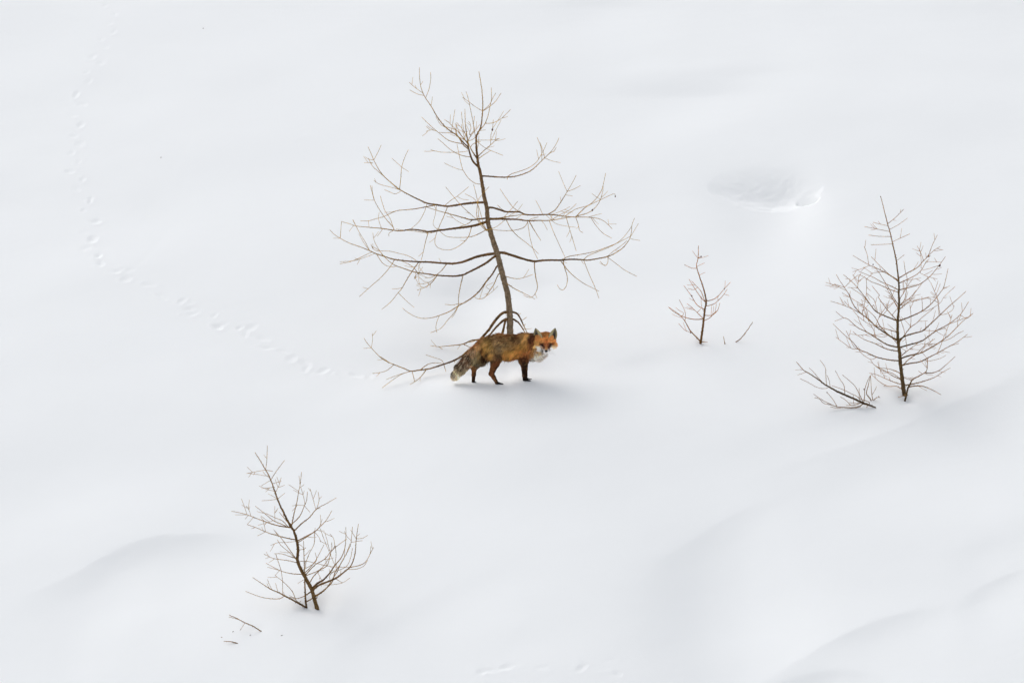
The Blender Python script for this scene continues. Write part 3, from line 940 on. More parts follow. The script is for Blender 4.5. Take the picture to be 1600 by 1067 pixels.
RIGHT = """
k 3 K 690 875 680 800 668 700 655 600 648 500 635 400 632 300 635 200 645 100 J 678 930 680 860 672 780 655 640 630 520 610 430 590 350 560 240 535 140 510 40
c .8 J 510 45
b .6 J 585 298 650 235 725 160
b .5 J 580 315 510 300 440 282
b .55 J 590 370 480 345 362 322
b .45 J 595 355 680 300 758 243
b .5 J 600 420 500 412 398 400
b .5 J 622 462 700 425 780 388
b .5 J 620 490 520 487 420 490
b .4 J 660 635 700 605 728 582
b 1.1 @.6 J 680 795 760 750 850 700 900 645 950 590 990 490 1035 400
t .5 J 945 597 1000 545 1062 505
t .7 J 940 600 972 592
t .5 J 900 630 880 560 848 500
b 1.0 @-.5 J 690 840 780 800 850 760 890 720 930 650 960 620
t .4 J 885 700 885 620 875 540
t .4 J 885 755 950 785 1035 807
b 1.1 @.8 J 690 912 790 880 870 855 960 790 1020 720 1060 670 1110 600
t .45 J 1050 672 960 710 890 727
t .4 J 1070 643 930 643
c 1.6 J 1058 682
c 1.0 J 958 598
c 1.0 J 440 674
b 1.0 @.7 J 675 825 600 775 500 720 410 680 330 635 252 588
t .5 J 405 675 385 580 358 508
t .45 J 405 680 330 712 250 740
b .8 @-.7 J 668 825 590 765 500 680 422 600
t .4 J 545 742 480 745 413 758
b .9 @.3 J 680 905 600 870 520 835 450 795 380 765 305 735
b .9 @-.6 J 680 935 600 905 500 860 420 830 360 790 310 765
t .5 J 375 800 380 880 375 960 355 1060
b .9 @.5 J 670 1060 630 980 590 900 540 820 490 740 450 690
b .8 @-.5 J 660 1050 600 950 550 860
b .8 @.8 J 690 1060 730 1000 750 900 755 800 740 740 725 640
t .4 J 755 825 820 808 885 797
t .5 J 740 1010 790 985 830 930 890 850
b .8 @-.8 J 690 1060 760 1000 800 960 840 910
b .7 J 680 990 720 940 760 870 810 800
b .5 J 680 1050 735 1040 830 1010 960 970
b 1.6 @.5 K 620 400 540 350 440 280 380 220 320 175 250 100 205 0 J 230 970 175 885 130 820 98 765
t .5 J 175 888 240 820 300 770
t .5 J 175 890 80 852
t .5 J 182 920 100 870 0 838
t .8 K 320 175 240 130 130 85 45 60
t .5 K 240 130 195 95 165 58
t .5 K 320 178 340 90 350 30
t .5 K 380 220 350 120 J 280 1010 152 935
b 1.5 @-.6 K 625 230 560 205 450 155 400 100 J 370 980 290 880 230 820 165 765
t .45 J 292 885 205 885
t .5 J 298 880 308 770
t .5 K 450 155 420 90 J 430 1060 340 960 240 890
t .5 K 460 155 430 60 J 440 990 385 940
b 1.0 @.7 K 628 235 590 190 530 120 460 20 J 500 960 430 870
t .4 K 530 120 560 50
t .5 K 590 180 640 110
t .4 K 530 100 475 60
b 1.3 @-.4 K 625 395 560 360 480 280 430 195 350 120
t .5 K 440 275 380 260 280 190
b .9 @.4 K 625 330 520 300 440 275 400 245 330 180
t .5 K 440 280 470 200 530 110
t .5 K 445 380 420 310 380 240 340 130
t .5 K 460 200 530 150 550 80
b 1.6 @.6 K 637 470 540 440 440 380 360 330 280 290 200 220 150 200 90 150
t .5 K 360 330 310 260 280 190 240 140
t .4 K 160 215 80 235
t .4 K 400 350 500 375 540 365
t .4 K 350 335 420 355 500 345
b 1.2 @-.6 K 640 508 540 480 430 430 350 400 280 360 240 325
t .4 K 430 430 480 432
t .4 K 280 350 380 350
b 1.4 @.3 K 648 582 560 575 450 550 360 510 290 480 240 420 160 350 65 258
t .5 K 290 480 250 460 210 380 180 318
t .5 K 285 485 230 475 150 420 90 375
t .5 K 450 562 400 570 330 530 285 480
b .9 @-.6 K 660 700 600 665 530 650 480 645
b .9 @.5 K 663 755 600 720 520 670 430 620 395 575
t .4 K 450 635 480 660 525 740
b .9 @-.3 K 663 788 590 765 530 740 450 705 385 690
b .9 @.7 K 668 828 620 805 550 805 480 770 400 700
b .7 @.1 K 663 760 580 690 500 670 440 630
b 1.4 @.6 K 645 230 720 205 840 150 920 90 J 1030 975 1090 890 1115 800 1135 710
t .45 J 1090 890 1130 880
t .5 J 1050 1030 1030 970 975 840
t .5 K 850 145 845 20
t .45 K 840 155 900 140 1000 80 J 1100 970 1200 875
b 1.7 @-.5 K 652 395 700 365 780 340 850 320 920 260 1005 180 1100 90 J 1230 985 1300 920
t .5 K 1005 180 990 90 975 20
t .45 K 1010 180 1060 170 1110 140 1130 100
t .5 K 860 320 940 320 1000 310 1060 290
t .4 K 830 325 840 290
b 1.1 @.8 K 645 425 690 360 745 290 800 250 850 200 950 120
t .5 K 745 290 750 200 740 90
t .35 K 745 280 700 230 660 195
b 1.6 @.4 K 655 468 740 440 840 410 900 370 970 320 1080 260 1180 180 1255 65
t .45 K 1180 185 1240 210 1295 165
t .5 K 1080 260 1140 240 1240 200 
t .4 K 880 380 870 350
t .4 K 910 365 910 300
t .4 K 900 370 912 405
b 1.6 @-.7 K 665 560 740 535 830 515 900 480 1000 420 1080 360 1150 290 1210 230 1290 170
t .5 K 1000 415 1090 390 1150 350 1210 320
t .5 K 1050 380 1060 320 1085 260 1110 180
t .45 K 830 515 880 455 960 430
t .4 K 830 430 900 435 1000 430
b 1.0 @.6 K 662 555 710 500 780 450 840 400
t .4 K 710 500 665 470
b 1.5 @.3 K 675 620 740 605 830 590 900 555 980 515 1060 470 1150 420 1245 350
t .5 K 980 515 1010 450 1050 340
t .4 K 890 555 850 510
t .45 K 870 572 890 585 960 575 1020 555 1055 535
t .5 K 900 555 890 600
t .4 K 1100 440 1170 430
b 1.1 @-.6 K 678 620 730 570 800 520 880 440 960 390
b 1.3 @.5 K 692 800 790 780 880 755 960 725 1030 680 1095 645
b .6 K 662 700 700 735 760 755
b .5 K 642 170 690 320 715 480
b .9 K 640 140 700 90 780 20
t .4 K 660 125 710 70 830 45 960 20
b .8 K 636 130 600 60 570 0
b .4 K 632 330 590 300 545 260
b .5 K 640 450 600 400 560 360
s 2.2 @-.1 K 695 935 710 880 722 825 745 780 765 745 830 710 885 670 895 600 890 560
t 1.3 @-.3 K 730 820 780 803 850 805 930 835 1015 880
t 1.1 @.3 K 870 690 930 690 1000 665 1060 615 1110 570 1137 545
t .6 K 850 705 815 672
t .7 K 708 885 670 893 635 902
"""

MID = """
k 2 M 382 990 390 930 402 850 412 760 425 660 435 595 410 480 380 390 355 310 345 260 360 200 364 85
b .4 M 360 200 335 170 308 132
b .8 M 362 202 388 182
b .4 M 370 200 410 190 455 175
b .6 M 350 300 300 290 232 258
b .35 M 350 275 420 243
b .35 M 370 362 425 330
b .9 @.6 M 435 600 500 580 550 545 600 485 658 422
t .4 M 605 480 612 408
b .8 @-.5 M 430 650 510 620 585 550 630 485
t .35 M 590 528 648 545
b .7 @.3 M 420 722 480 728 515 710 545 670 562 612
t .4 M 515 712 530 620
b .8 @-.6 M 418 772 470 750 510 705 545 680
b .8 @.5 M 430 605 385 560 330 480 275 392
b .8 @-.6 M 420 590 390 510 355 468 300 410
t .5 M 355 475 320 490 265 478
b .9 @.7 M 420 678 350 630 300 550 228 452
b .8 @-.4 M 410 762 360 710 310 660 257 618
t .5 M 355 695 385 668
b 1.0 @.3 M 410 760 340 765 260 752 190 725 130 690 85 650
t .4 M 225 705 190 685 152 655
b 1.4 @-.4 M 385 965 330 915 285 865 240 785 190 725 95 655
t .5 M 240 780 238 690 185 582
t .5 M 290 890 240 865 180 803
b 1.2 M 390 962 448 975
b .4 M 405 705 392 640 388 550
c 1.1 M 388 184
c 1.0 M 603 482
c 1.1 M 302 548
c .9 M 290 888
"""

def lie(spec_line_list): return "\n".join(spec_line_list)

YT = (196, 160, 88); OL = (104, 76, 54); TK = (118, 100, 84)
build_tree('larch_tree', 'tall bare larch with long drooping limbs rising behind the fox', 'tree', (800, 553), MAIN,
           (196, 152, 66), (112, 82, 50), (132, 114, 92), 'bare young larches in the snow', seed=5, kscale=.9, extra=.35)
build_tree('larch_sapling', 'bare leaning larch sapling with two stems in a hollow, lower left', 'tree', (497, 951), LOWER,
           (176, 136, 76), (106, 80, 50), (122, 100, 66), 'bare young larches in the snow', seed=8, extra=.5)
TR['larch_sapling'] = ([0, .2, .45, .6, .8, 1], [3.3, 2.5, 1.6, 1.1, .75, .4])
build_tree('larch_sapling', 'dense bare larch sapling with many upswept limbs, at the right', 'tree', (1412, 617), RIGHT,
           (178, 126, 66), (98, 78, 50), (94, 76, 56), 'bare young larches in the snow', seed=12, extra=1.1)
TR['larch_sapling'] = ([0, .3, .6, .8, 1], [1.9, 1.4, .9, .6, .4])
build_tree('larch_sapling', 'smallest bare larch sapling, knee high, alone between fox and dense larch', 'tree', (1096, 537), MID,
           (196, 126, 52), (114, 82, 46), (114, 82, 46), 'bare young larches in the snow', seed=15, extra=.3)

FALLEN = """
k 1.6 L 1100 690 1000 655 930 630 850 590 780 560 700 525 620 490 540 445 470 405 400 350 340 310 280 270 200 220 115 122
t .35 L 205 225 100 222
t .35 L 225 255 130 288
t .6 L 440 400 370 300 320 240 275 200
t .6 L 485 410 483 300 480 210 455 160 410 100
t .5 L 535 440 520 340 495 290
t .7 L 730 535 710 420 660 340 600 230
t .5 L 500 450 430 455 350 430 270 385 160 330
t .7 L 925 620 880 560 800 520 700 470 560 420
t .8 L 945 630 900 520 850 430 780 360 690 285
t .9 L 960 635 968 550 970 470 1000 370 1040 290
t 1.2 L 960 640 900 680 800 695 700 690 610 680 520 640 440 600 330 525
t .6 L 620 680 570 590 495 500
t .7 L 560 672 460 640 400 585 340 570
t .9 L 930 635 850 660 780 665 735 665
t .6 L 800 665 730 600 665 560
t .5 L 920 630 830 640 780 630
t .7 L 1025 628 960 600 905 575 900 450
t .6 L 850 695 900 750 960 797
t .4 L 830 640 830 540
t .7 L 1005 660 1000 680 975 712
t .5 L 700 685 630 700 540 685
c .9 L 960 465
c .8 L 497 504
"""
TR['fallen_branch'] = ([0, .1, .4, 1], [1.0, 1.7, 1.4, .4])
build_tree('fallen_branch', 'dead larch branch fanned out on the snow left of the dense larch', 'branch', (1366, 637), FALLEN,
           (160, 116, 66), (84, 66, 46), (84, 66, 46), seed=21, root_names=('stem', 'branch', 'twig'), sink=0.02, kscale=.4)

def single(name, label, cat, base, spec, tr, seed, group=None, sink=0.05, tip=(165, 122, 70), old=(92, 68, 46)):
    TR[name] = tr
    return build_tree(name, label, cat, base, spec, tip, old, old, group, seed=seed, root_names=('stem', 'branch', 'twig'), sink=sink, kscale=.5)

G2 = 'shoot tips poking out of the snow'
single('buried_shoot', 'cluster of upright shoot tips in snow between fallen branch and dense larch', 'shoot', (1362, 626), """
k 1 L 1055 612 1020 560 990 515 1010 430 1040 300
s .7 L 1070 605 1055 500 1042 290
t .5 L 1070 540 1100 470 1115 430
s .9 L 1080 600 1110 575 1145 560 1142 545
t .9 L 1140 562 1160 572
""", ([0, 1], [.8, .35]), 31, G2)
single('buried_shoot', 'tiny single shoot in snow, just right of the smallest larch', 'shoot', (1132.5, 537.5), """
k 1 M 608 994 602 960 594 922
t .7 M 606 992 614 985
""", ([0, 1], [.6, .35]), 33, G2)
single('buried_shoot', 'slanting bare shoot rising from plain snow, further right of the smallest larch', 'shoot', (1149.5, 534.6), """
k 1 M 708 976 750 945 790 900 830 845 865 790
t .4 M 790 900 800 895
""", ([0, 1], [.75, .4]), 35, G2)
G3 = 'loose twigs lying on the snow'
single('loose_twig', 'forked twig lying on snow below the leaning larch', 'twig', (407.8, 986), """
k 1 N 890 523 840 490 780 452 710 415 600 370 520 325 440 285 320 232
t .4 N 520 325 440 300 315 268
t .4 N 600 372 570 425 508 512
""", ([0, 1], [.8, .4]), 37, G3, sink=.01)
single('loose_twig', 'faint curved twig on snow at far lower left of the forked twig', 'twig', (371, 1004.5), """
k 1 N 470 740 425 725 330 706 225 700
""", ([0, 1], [.8, .35]), 39, G3, sink=.01)
single('loose_twig', 'tiny stub of twig just above the faint curved twig', 'twig', (345.8, 995), """
k 1 N 180 630 205 633 242 636
""", ([0, 1], [.7, .35]), 41, G3, sink=.01)

def fleck(px, py, label, w=.9, tall=0.0):
    g = ground(px, py)
    rng = np.random.default_rng(int(px))
    P = np.array([[g[0] - w / 200, g[1], g[2] - .002], [g[0], g[1] + .004, g[2] + .004 + tall], [g[0] + w / 200, g[1] + .01, g[2] + .003]])
    P2 = catmull(np.column_stack([P[:, 0] * 200, P[:, 1] * 200, P]), .7)[:, 2:]
    V, Q, T, age = tube(P2, np.full(len(P2), .0024), 6, 0, rng)
    o = mesh_from('bark_flake', V, [Q, T], twig_mat, None, np.tile(lin((165, 155, 150)), (len(V), 1)), origin=g)
    tag(o, label, 'bark flake', 'bark flakes dropped on the snow')
fleck(364, 987, 'bark flake under the fork of the forked twig', .7)
fleck(391, 992.5, 'tiny bark flake below the middle of the forked twig', .6)
fleck(440, 993, 'bark flake alone on snow right of the forked twig', 1.1)
fleck(317.5, 45.5, 'small grey flake alone near the top edge, right of the trail', .6, .003)
fleck(251.5, 247, 'small grey flake on open snow beside the upper trail', .7, .003)
# ------------------------------------------------------------------ red fox
# worked out in "g" units (about 0.65 mm): x to the right, z down from the crown, y away from the camera (negative = near side)
FG = ground(781.9, 598.2)
FY = FG[1] - 0.004
_pa, _pb = at_depth(690, 470, FY), at_depth(890, 470, FY)
GS = (_pb[0] - _pa[0]) / 1524.0
FO = at_depth(690 + 700 * .13123, 470 + 978 * .13123, FY) - np.array([0, 0, .003])     # world spot of g (700, 978)

def g2w(P):
    P = np.asarray(P, float)
    return np.stack([FO[0] + (P[..., 0] - 700) * GS, FO[1] + P[..., 1] * GS, FO[2] + (978 - P[..., 2]) * GS * 1.010 - P[..., 1] * GS * 0.158], -1)

def cone_sdf(X, Y, Z, a, ra, b, rb, fy=1.0):
    """round cone between a and b; fy squeezes it sideways"""
    a = np.array(a, np.float32); b = np.array(b, np.float32)
    ay, by = a[1] / fy, b[1] / fy
    Yq = Y / fy
    bx, byy, bz = b[0] - a[0], by - ay, b[2] - a[2]
    L2 = bx * bx + byy * byy + bz * bz
    px, py, pz = X - a[0], Yq - ay, Z - a[2]
    t = np.clip((px * bx + py * byy + pz * bz) / L2, 0, 1)
    d = np.sqrt((px - t * bx) ** 2 + (py - t * byy) ** 2 + (pz - t * bz) ** 2) - (ra + (rb - ra) * t)
    return d * (1.0 if fy > .99 else (0.5 + 0.5 * fy))

def smin(a, b, k):
    h = np.clip(0.5 + 0.5 * (b - a) / k, 0, 1)
    return b * (1 - h) + a * h - k * h * (1 - h)

PR = [  # a (x,y,z), ra, b, rb, squeeze, blend
    # trunk
    ((955, 0, 528), 138, (820, 0, 548), 140, .66, 30),
    ((820, 0, 548), 140, (690, 0, 525), 128, .66, 30),
    ((690, 0, 525), 128, (570, 0, 538), 112, .68, 30),
    ((960, 0, 560), 120, (1040, -5, 540), 112, .70, 30),
    ((1030, -5, 500), 108, (1130, -45, 480), 92, .80, 30),
    ((1040, -10, 600), 85, (1150, -60, 610), 72, .85, 30),
    # near hind leg
    ((575, -45, 580), 88, (650, -60, 680), 58, .62, 26),
    ((650, -60, 680), 56, (640, -60, 735), 44, .80, 22),
    ((640, -60, 735), 46, (594, -58, 855), 29, .85, 18),
    ((594, -58, 858), 29, (620, -58, 905), 24, 1, 12),
    ((620, -58, 905), 24, (656, -58, 968), 19, 1, 10),
    ((655, -60, 972), 17, (690, -66, 980), 15, 1, 10),
    ((690, -60, 982), 12, (722, -72, 984), 8, 1, 5), ((690, -60, 982), 12, (728, -61, 984), 8, 1, 5), ((690, -60, 982), 12, (722, -50, 984), 8, 1, 5),
    # far hind leg
    ((555, 45, 590), 84, (480, 50, 690), 56, .62, 26),
    ((480, 50, 690), 54, (388, 50, 795), 31, .85, 18),
    ((388, 50, 795), 31, (382, 50, 870), 23, 1, 12),
    ((382, 50, 870), 23, (376, 50, 952), 18, 1, 10),
    ((376, 50, 962), 16, (398, 50, 970), 13, 1, 10),
    ((398, 50, 972), 10, (420, 42, 975), 7, 1, 5), ((398, 50, 972), 10, (424, 51, 975), 7, 1, 5), ((398, 50, 972), 10, (420, 60, 975), 7, 1, 5),
    # near front leg
    ((970, -45, 590), 85, (972, -50, 690), 42, .62, 26),
    ((972, -50, 690), 42, (984, -50, 800), 31, .9, 18),
    ((984, -50, 800), 31, (986, -50, 880), 25, 1, 10),
    ((986, -50, 880), 25, (988, -50, 928), 21, 1, 10),
    ((990, -50, 932), 18, (1015, -52, 940), 15, 1, 10),
    ((1015, -50, 942), 11, (1046, -60, 943), 8, 1, 5), ((1015, -50, 942), 11, (1052, -51, 944), 8, 1, 5), ((1015, -50, 942), 11, (1046, -42, 943), 8, 1, 5),
    # far front leg
    ((985, 45, 590), 80, (992, 45, 690), 36, .62, 26),
    ((992, 45, 690), 36, (1000, 45, 800), 23, .9, 18),
    ((1000, 45, 800), 23, (1004, 45, 880), 18, 1, 10),
    ((1004, 45, 880), 18, (1004, 45, 912), 17, 1, 10),
    ((1006, 45, 922), 15, (1030, 45, 926), 12, 1, 10),
    ((1030, 45, 928), 10, (1058, 38, 929), 7, 1, 5), ((1030, 45, 928), 10, (1062, 46, 929), 7, 1, 5), ((1030, 45, 928), 10, (1058, 54, 929), 7, 1, 5),
    # tail
    ((500, 0, 510), 58, (420, -5, 600), 62, .9, 30),
    ((420, -5, 600), 62, (335, -12, 705), 66, .9, 26),
    ((335, -12, 705), 66, (235, -20, 795), 54, .9, 24),
    ((235, -20, 795), 54, (172, -24, 868), 42, .9, 20),
    ((172, -24, 868), 42, (158, -26, 885), 34, .9, 14),
    # head
    ((1140, -45, 475), 88, (1225, -60, 480), 84, .9, 26),
    ((1205, -58, 450), 76, (1278, -58, 448), 74, .9, 20),
    ((1243, -60, 425), 60, (1243, -60, 430), 60, .9, 16),
    ((1243, -90, 480), 74, (1243, -95, 505), 74, .9, 20),
    ((1243, -80, 530), 60, (1172, -72, 540), 50, .85, 22),
    ((1243, -80, 525), 60, (1310, -72, 520), 46, .85, 22),
    ((1245, -125, 520), 52, (1245, -162, 558), 46, .95, 22),
    ((1245, -162, 560), 44, (1245, -200, 590), 33, 1, 16),
    ((1245, -195, 588), 28, (1245, -222, 592), 20, 1, 12),
    ((1244, -150, 590), 30, (1244, -195, 610), 20, 1, 14),
    ((1205, -142, 498), 17, (1190, -132, 503), 13, 1, 10),
    ((1286, -142, 496), 17, (1300, -132, 501), 13, 1, 10),
    ((1150, -60, 600), 66, (1215, -75, 600), 52, .85, 24),
]
HEADPR = 39

STEP = 5.0
ax_ = np.arange(85, 1400, STEP, dtype=np.float32)
ay_ = np.arange(-275, 150, STEP, dtype=np.float32)
az_ = np.arange(350, 1010, STEP, dtype=np.float32)
D = np.full((len(ax_), len(ay_), len(az_)), 400.0, np.float32)
for a, ra, b2, rb, fy, k in PR:
    m = max(ra, rb) + 60
    def sl(arr, lo, hi): return slice(int(np.searchsorted(arr, lo - m)), int(np.searchsorted(arr, hi + m)))
    s = (sl(ax_, min(a[0], b2[0]), max(a[0], b2[0])), sl(ay_, min(a[1], b2[1]), max(a[1], b2[1])), sl(az_, min(a[2], b2[2]), max(a[2], b2[2])))
    Xg, Yg, Zg = np.meshgrid(ax_[s[0]], ay_[s[1]], az_[s[2]], indexing='ij')
    d = cone_sdf(Xg, Yg, Zg, a, ra, b2, rb, fy)
    D[s] = smin(D[s], d, k)
# the eyes sit in slight hollows
for ex, ey, ez in ((1199, -158, 517), (1294, -158, 514)):
    Xg, Yg, Zg = np.meshgrid(ax_, ay_, az_, indexing='ij')
    d = np.sqrt((Xg - ex) ** 2 + (Yg - ey) ** 2 + ((Zg - ez) * 1.3) ** 2) - 14
    D = -smin(-D, d, 8)
del Xg, Yg, Zg

def surface_nets(D, x0, y0, z0, s):
    ins = D < 0
    c = [ins[i:ins.shape[0] - 1 + i, j:ins.shape[1] - 1 + j, k:ins.shape[2] - 1 + k] for i in (0, 1) for j in (0, 1) for k in (0, 1)]
    cnt = sum(q.astype(np.int8) for q in c)
    act = (cnt > 0) & (cnt < 8)
    I = np.argwhere(act)
    vid = -np.ones(act.shape, np.int64); vid[act] = np.arange(len(I))
    acc = np.zeros((len(I), 3)); w = np.zeros(len(I))
    offs = [(i, j, k) for i in (0, 1) for j in (0, 1) for k in (0, 1)]
    for a in offs:
        for axn in range(3):
            if a[axn] == 0:
                b_ = list(a); b_[axn] = 1
                da = D[I[:, 0] + a[0], I[:, 1] + a[1], I[:, 2] + a[2]]
                db = D[I[:, 0] + b_[0], I[:, 1] + b_[1], I[:, 2] + b_[2]]
                cr = (da < 0) != (db < 0)
                t = np.where(cr, da / np.where(cr, da - db, 1), 0)
                p = np.array(a, float)[None] + np.zeros((len(I), 3)); p[:, axn] = t
                acc[cr] += p[cr]; w[cr] += 1
    V = (I + acc / w[:, None]) * s + np.array([x0, y0, z0])
    F = []
    for axn in range(3):
        u, v = [q for q in range(3) if q != axn]
        A = ins; sh = [slice(None)] * 3; sh2 = [slice(None)] * 3
        sh[axn] = slice(0, -1); sh2[axn] = slice(1, None)
        ch = A[tuple(sh)] != A[tuple(sh2)]
        E = np.argwhere(ch)
        ok = (E[:, u] > 0) & (E[:, v] > 0) & (E[:, u] < A.shape[u] - 1) & (E[:, v] < A.shape[v] - 1)
        E = E[ok]
        flip = A[E[:, 0], E[:, 1], E[:, 2]]
        def vv(du, dv):
            q = E.copy(); q[:, u] -= du; q[:, v] -= dv
            return vid[q[:, 0], q[:, 1], q[:, 2]]
        Q = np.stack([vv(1, 1), vv(0, 1), vv(0, 0), vv(1, 0)], 1)
        if axn == 1: flip = ~flip
        Q[~flip] = Q[~flip][:, ::-1]
        F.append(Q)
    return V, np.vstack(F)

FV, FF = surface_nets(D, ax_[0], ay_[0], az_[0], STEP)

# coat colours read off the animal, with painted shade below the chin: g x, g z, sRGB
COAT = np.array([
    (500,420,118,64,34),(600,375,112,62,34),(680,358,112,58,32),(760,355,108,56,32),(900,355,118,64,36),(1020,378,125,72,40),(960,375,108,64,38),
    (700,410,134,88,44),(800,420,124,78,40),(880,430,110,70,38),(640,440,122,90,60),(740,470,122,86,50),(860,480,116,82,46),(830,520,126,92,50),(1212,534,70,36,26),(1285,534,70,38,28),(1195,486,196,124,60),(1300,484,200,126,60),(1175,540,214,190,160),(1322,536,214,186,150),(1150,512,200,146,80),(1345,512,200,136,70),
    (650,520,124,94,62),(600,440,115,82,48),(560,500,140,105,48),(520,480,160,122,62),(470,455,150,116,72),(700,560,110,88,64),(760,520,120,92,60),
    (530,560,178,130,50),(500,610,140,95,38),(560,640,158,112,44),(540,680,118,74,32),(600,600,140,104,58),(660,600,132,100,64),(540,530,170,125,55),
    (680,650,130,96,62),(640,660,126,88,52),(580,560,150,112,52),(545,635,60,44,30),(580,650,165,120,52),
    (478,600,90,55,28),(480,650,66,38,22),(500,700,70,40,24),(520,720,84,56,40),
    (780,600,172,120,44),(760,660,168,112,42),(850,620,182,128,44),(900,660,170,110,38),(850,690,140,84,34),(850,722,84,60,46),(940,600,170,110,38),
    (740,560,150,112,62),(800,550,128,92,50),(850,560,140,100,46),(820,660,178,122,44),(900,600,178,122,42),(930,700,120,70,34),(780,700,130,84,42),
    (950,540,165,118,44),(1000,440,206,160,86),(980,480,196,146,72),(960,420,158,118,66),(1030,420,176,132,66),(1000,560,166,112,42),(1010,400,180,138,76),
    (1000,500,190,136,60),(930,480,120,88,52),(970,520,176,126,54),(1040,500,150,98,44),
    (1070,420,80,42,26),(1060,480,92,48,28),(1090,400,86,52,30),(1075,540,130,76,34),(1055,450,78,42,26),(1100,450,110,62,32),(1090,500,116,66,32),
    (1000,620,158,90,34),(950,650,160,98,38),(1050,600,160,98,42),(1030,660,140,80,34),(1000,660,120,66,30),
    (950,690,92,46,24),(990,690,80,40,22),(934,740,130,78,46),(934,800,120,74,46),(975,740,66,38,26),(985,780,62,34,24),(1030,740,130,84,46),(1030,800,110,70,42),(1000,760,60,34,24),(985,850,50,30,22),(952,880,104,66,50),
    (1010,840,70,40,26),(990,930,38,24,20),(1040,940,34,22,18),(985,815,54,32,22),(1020,690,140,80,36),(960,700,84,42,24),(1060,918,34,22,18),
    (1080,680,196,194,184),(1120,660,220,216,204),(1180,660,222,216,204),(1210,640,205,200,190),(1100,706,120,98,82),(1160,710,130,106,94),
    (1140,610,178,136,80),(1175,622,188,164,124),(1120,642,196,182,152),(1080,640,160,112,60),(1205,628,176,156,136),(1100,610,170,116,54),(1120,570,180,134,72),(1150,690,200,190,178),(1060,690,160,140,120),(1060,660,150,100,54),(1220,665,180,165,155),  # ruff tones; the point under the muzzle is chin shade put into the colour
    (1240,400,170,104,46),(1240,370,140,84,42),(1240,440,196,118,48),(1200,450,200,128,58),(1290,450,200,124,54),(1245,490,188,102,40),(1245,530,196,110,52),(1220,420,150,88,40),
    (1245,560,206,132,72),(1160,470,196,128,58),(1120,490,190,130,62),(1340,480,206,128,54),(1375,497,196,116,48),(1195,516,62,32,22),(1299,512,62,34,22),
    (1130,450,180,112,50),(1340,450,200,130,64),
    (1213,550,92,46,28),(1281,548,106,52,30),(1170,512,124,64,38),(1328,508,150,76,38),(1225,520,150,78,38),(1268,518,150,78,38),
    (1214,588,236,230,224),(1277,588,236,230,224),(1232,616,214,208,202),(1260,616,214,208,202),(1165,562,238,234,228),(1140,545,222,210,190),(1190,580,215,210,205),(1305,560,240,236,230),(1330,580,228,218,206),(1352,545,214,190,160),(1320,610,224,214,204),
    (1110,540,190,140,76),(1360,520,200,140,90),(1150,585,226,220,210),
    (1245,580,214,160,104),(1220,602,236,232,228),(1270,602,236,232,228),(1245,628,190,184,178),(1203,588,70,60,54),(1289,588,80,66,58),(1205,556,190,150,130),
    (680,720,128,68,36),(640,760,120,62,34),(600,800,138,76,40),(590,860,142,78,42),(620,900,128,70,38),(652,850,48,28,20),(660,930,56,34,24),(700,975,34,22,18),
    (660,790,70,38,24),(670,690,110,72,46),(720,700,140,96,50),(640,880,60,34,22),(630,940,130,80,50),
    (380,800,142,84,42),(365,860,138,78,40),(350,820,150,90,46),(378,920,70,42,28),(390,968,36,24,20),(410,800,120,72,42),(400,870,80,48,30),
    (530,740,122,108,98),(460,780,98,78,62),(560,720,100,70,54),(440,770,110,96,84),
    (430,480,140,96,52),(400,520,146,104,60),(350,560,118,84,54),(430,560,156,126,80),(380,620,128,108,84),(440,640,134,116,74),(320,640,100,74,52),
    (300,700,100,80,62),(380,700,140,122,100),(440,720,112,92,72),(260,720,84,60,44),(220,745,74,54,42),(180,745,88,70,56),(300,780,118,98,84),
    (250,790,104,84,68),(200,805,130,108,86),(160,850,200,182,148),(200,880,208,190,156),(140,890,196,180,156),(240,850,176,156,124),(130,860,130,120,112),
    (400,760,120,104,88),(340,640,108,82,56),(360,670,130,110,86),(190,925,200,184,150),(150,800,96,84,74),(300,820,150,132,108),(270,760,92,70,54),
], float)
COATL = lin(COAT[:, 2:])
COATL[(COAT[:, 0] < 470) & (COAT[:, 1] > 500) & (COAT[:, 0] + 0.9 * (COAT[:, 1] - 750) < 430)] *= 1.3
_h = (COAT[:, 0] > 1105) & (COAT[:, 1] < 570) & (COAT[:, 2] > COAT[:, 4] * 1.5)
COATL[_h] *= 1.16; COATL[_h, 1] *= 1.10
_g = (COAT[:, 1] > 690) & (COAT[:, 0] > 330) & (COAT[:, 0] < 1060)
COATL[_g, 1] *= 1.16; COATL[_g] *= .84
_t = (COAT[:, 0] < 475) & (COAT[:, 1] < 790)
COATL[_t, 0] *= 1.14; COATL[_t, 1] *= .97; COATL[_t, 2] *= .86
COATL[(COAT[:, 0] < 270) & (COAT[:, 1] > 790)] *= .82
COATL[(COAT[:, 0] > 600) & (COAT[:, 0] < 920) & (COAT[:, 1] < 530)] *= 1.12
_f = (COAT[:, 0] > 470) & (COAT[:, 0] < 1060) & (COAT[:, 1] > 500) & (COAT[:, 1] < 690)
COATL[_f] *= 1.12; COATL[_f, 1] *= 1.02
_w = (COAT[:, 2] > COAT[:, 4] * 1.35)
COATL[_w, 2] *= .86
_l = COATL @ np.array([.3, .59, .11])
COATL = _l[:, None] + (COATL - _l[:, None]) * .86

def vn3(p, s, seed):
    a = vnoise(p[:, 0] / s + 3.3, p[:, 2] / s + 7.1, seed)
    b_ = vnoise(p[:, 0] / s - p[:, 1] / s * 1.3, p[:, 2] / s + p[:, 1] / s, seed + 1)
    return (a + b_) * .6

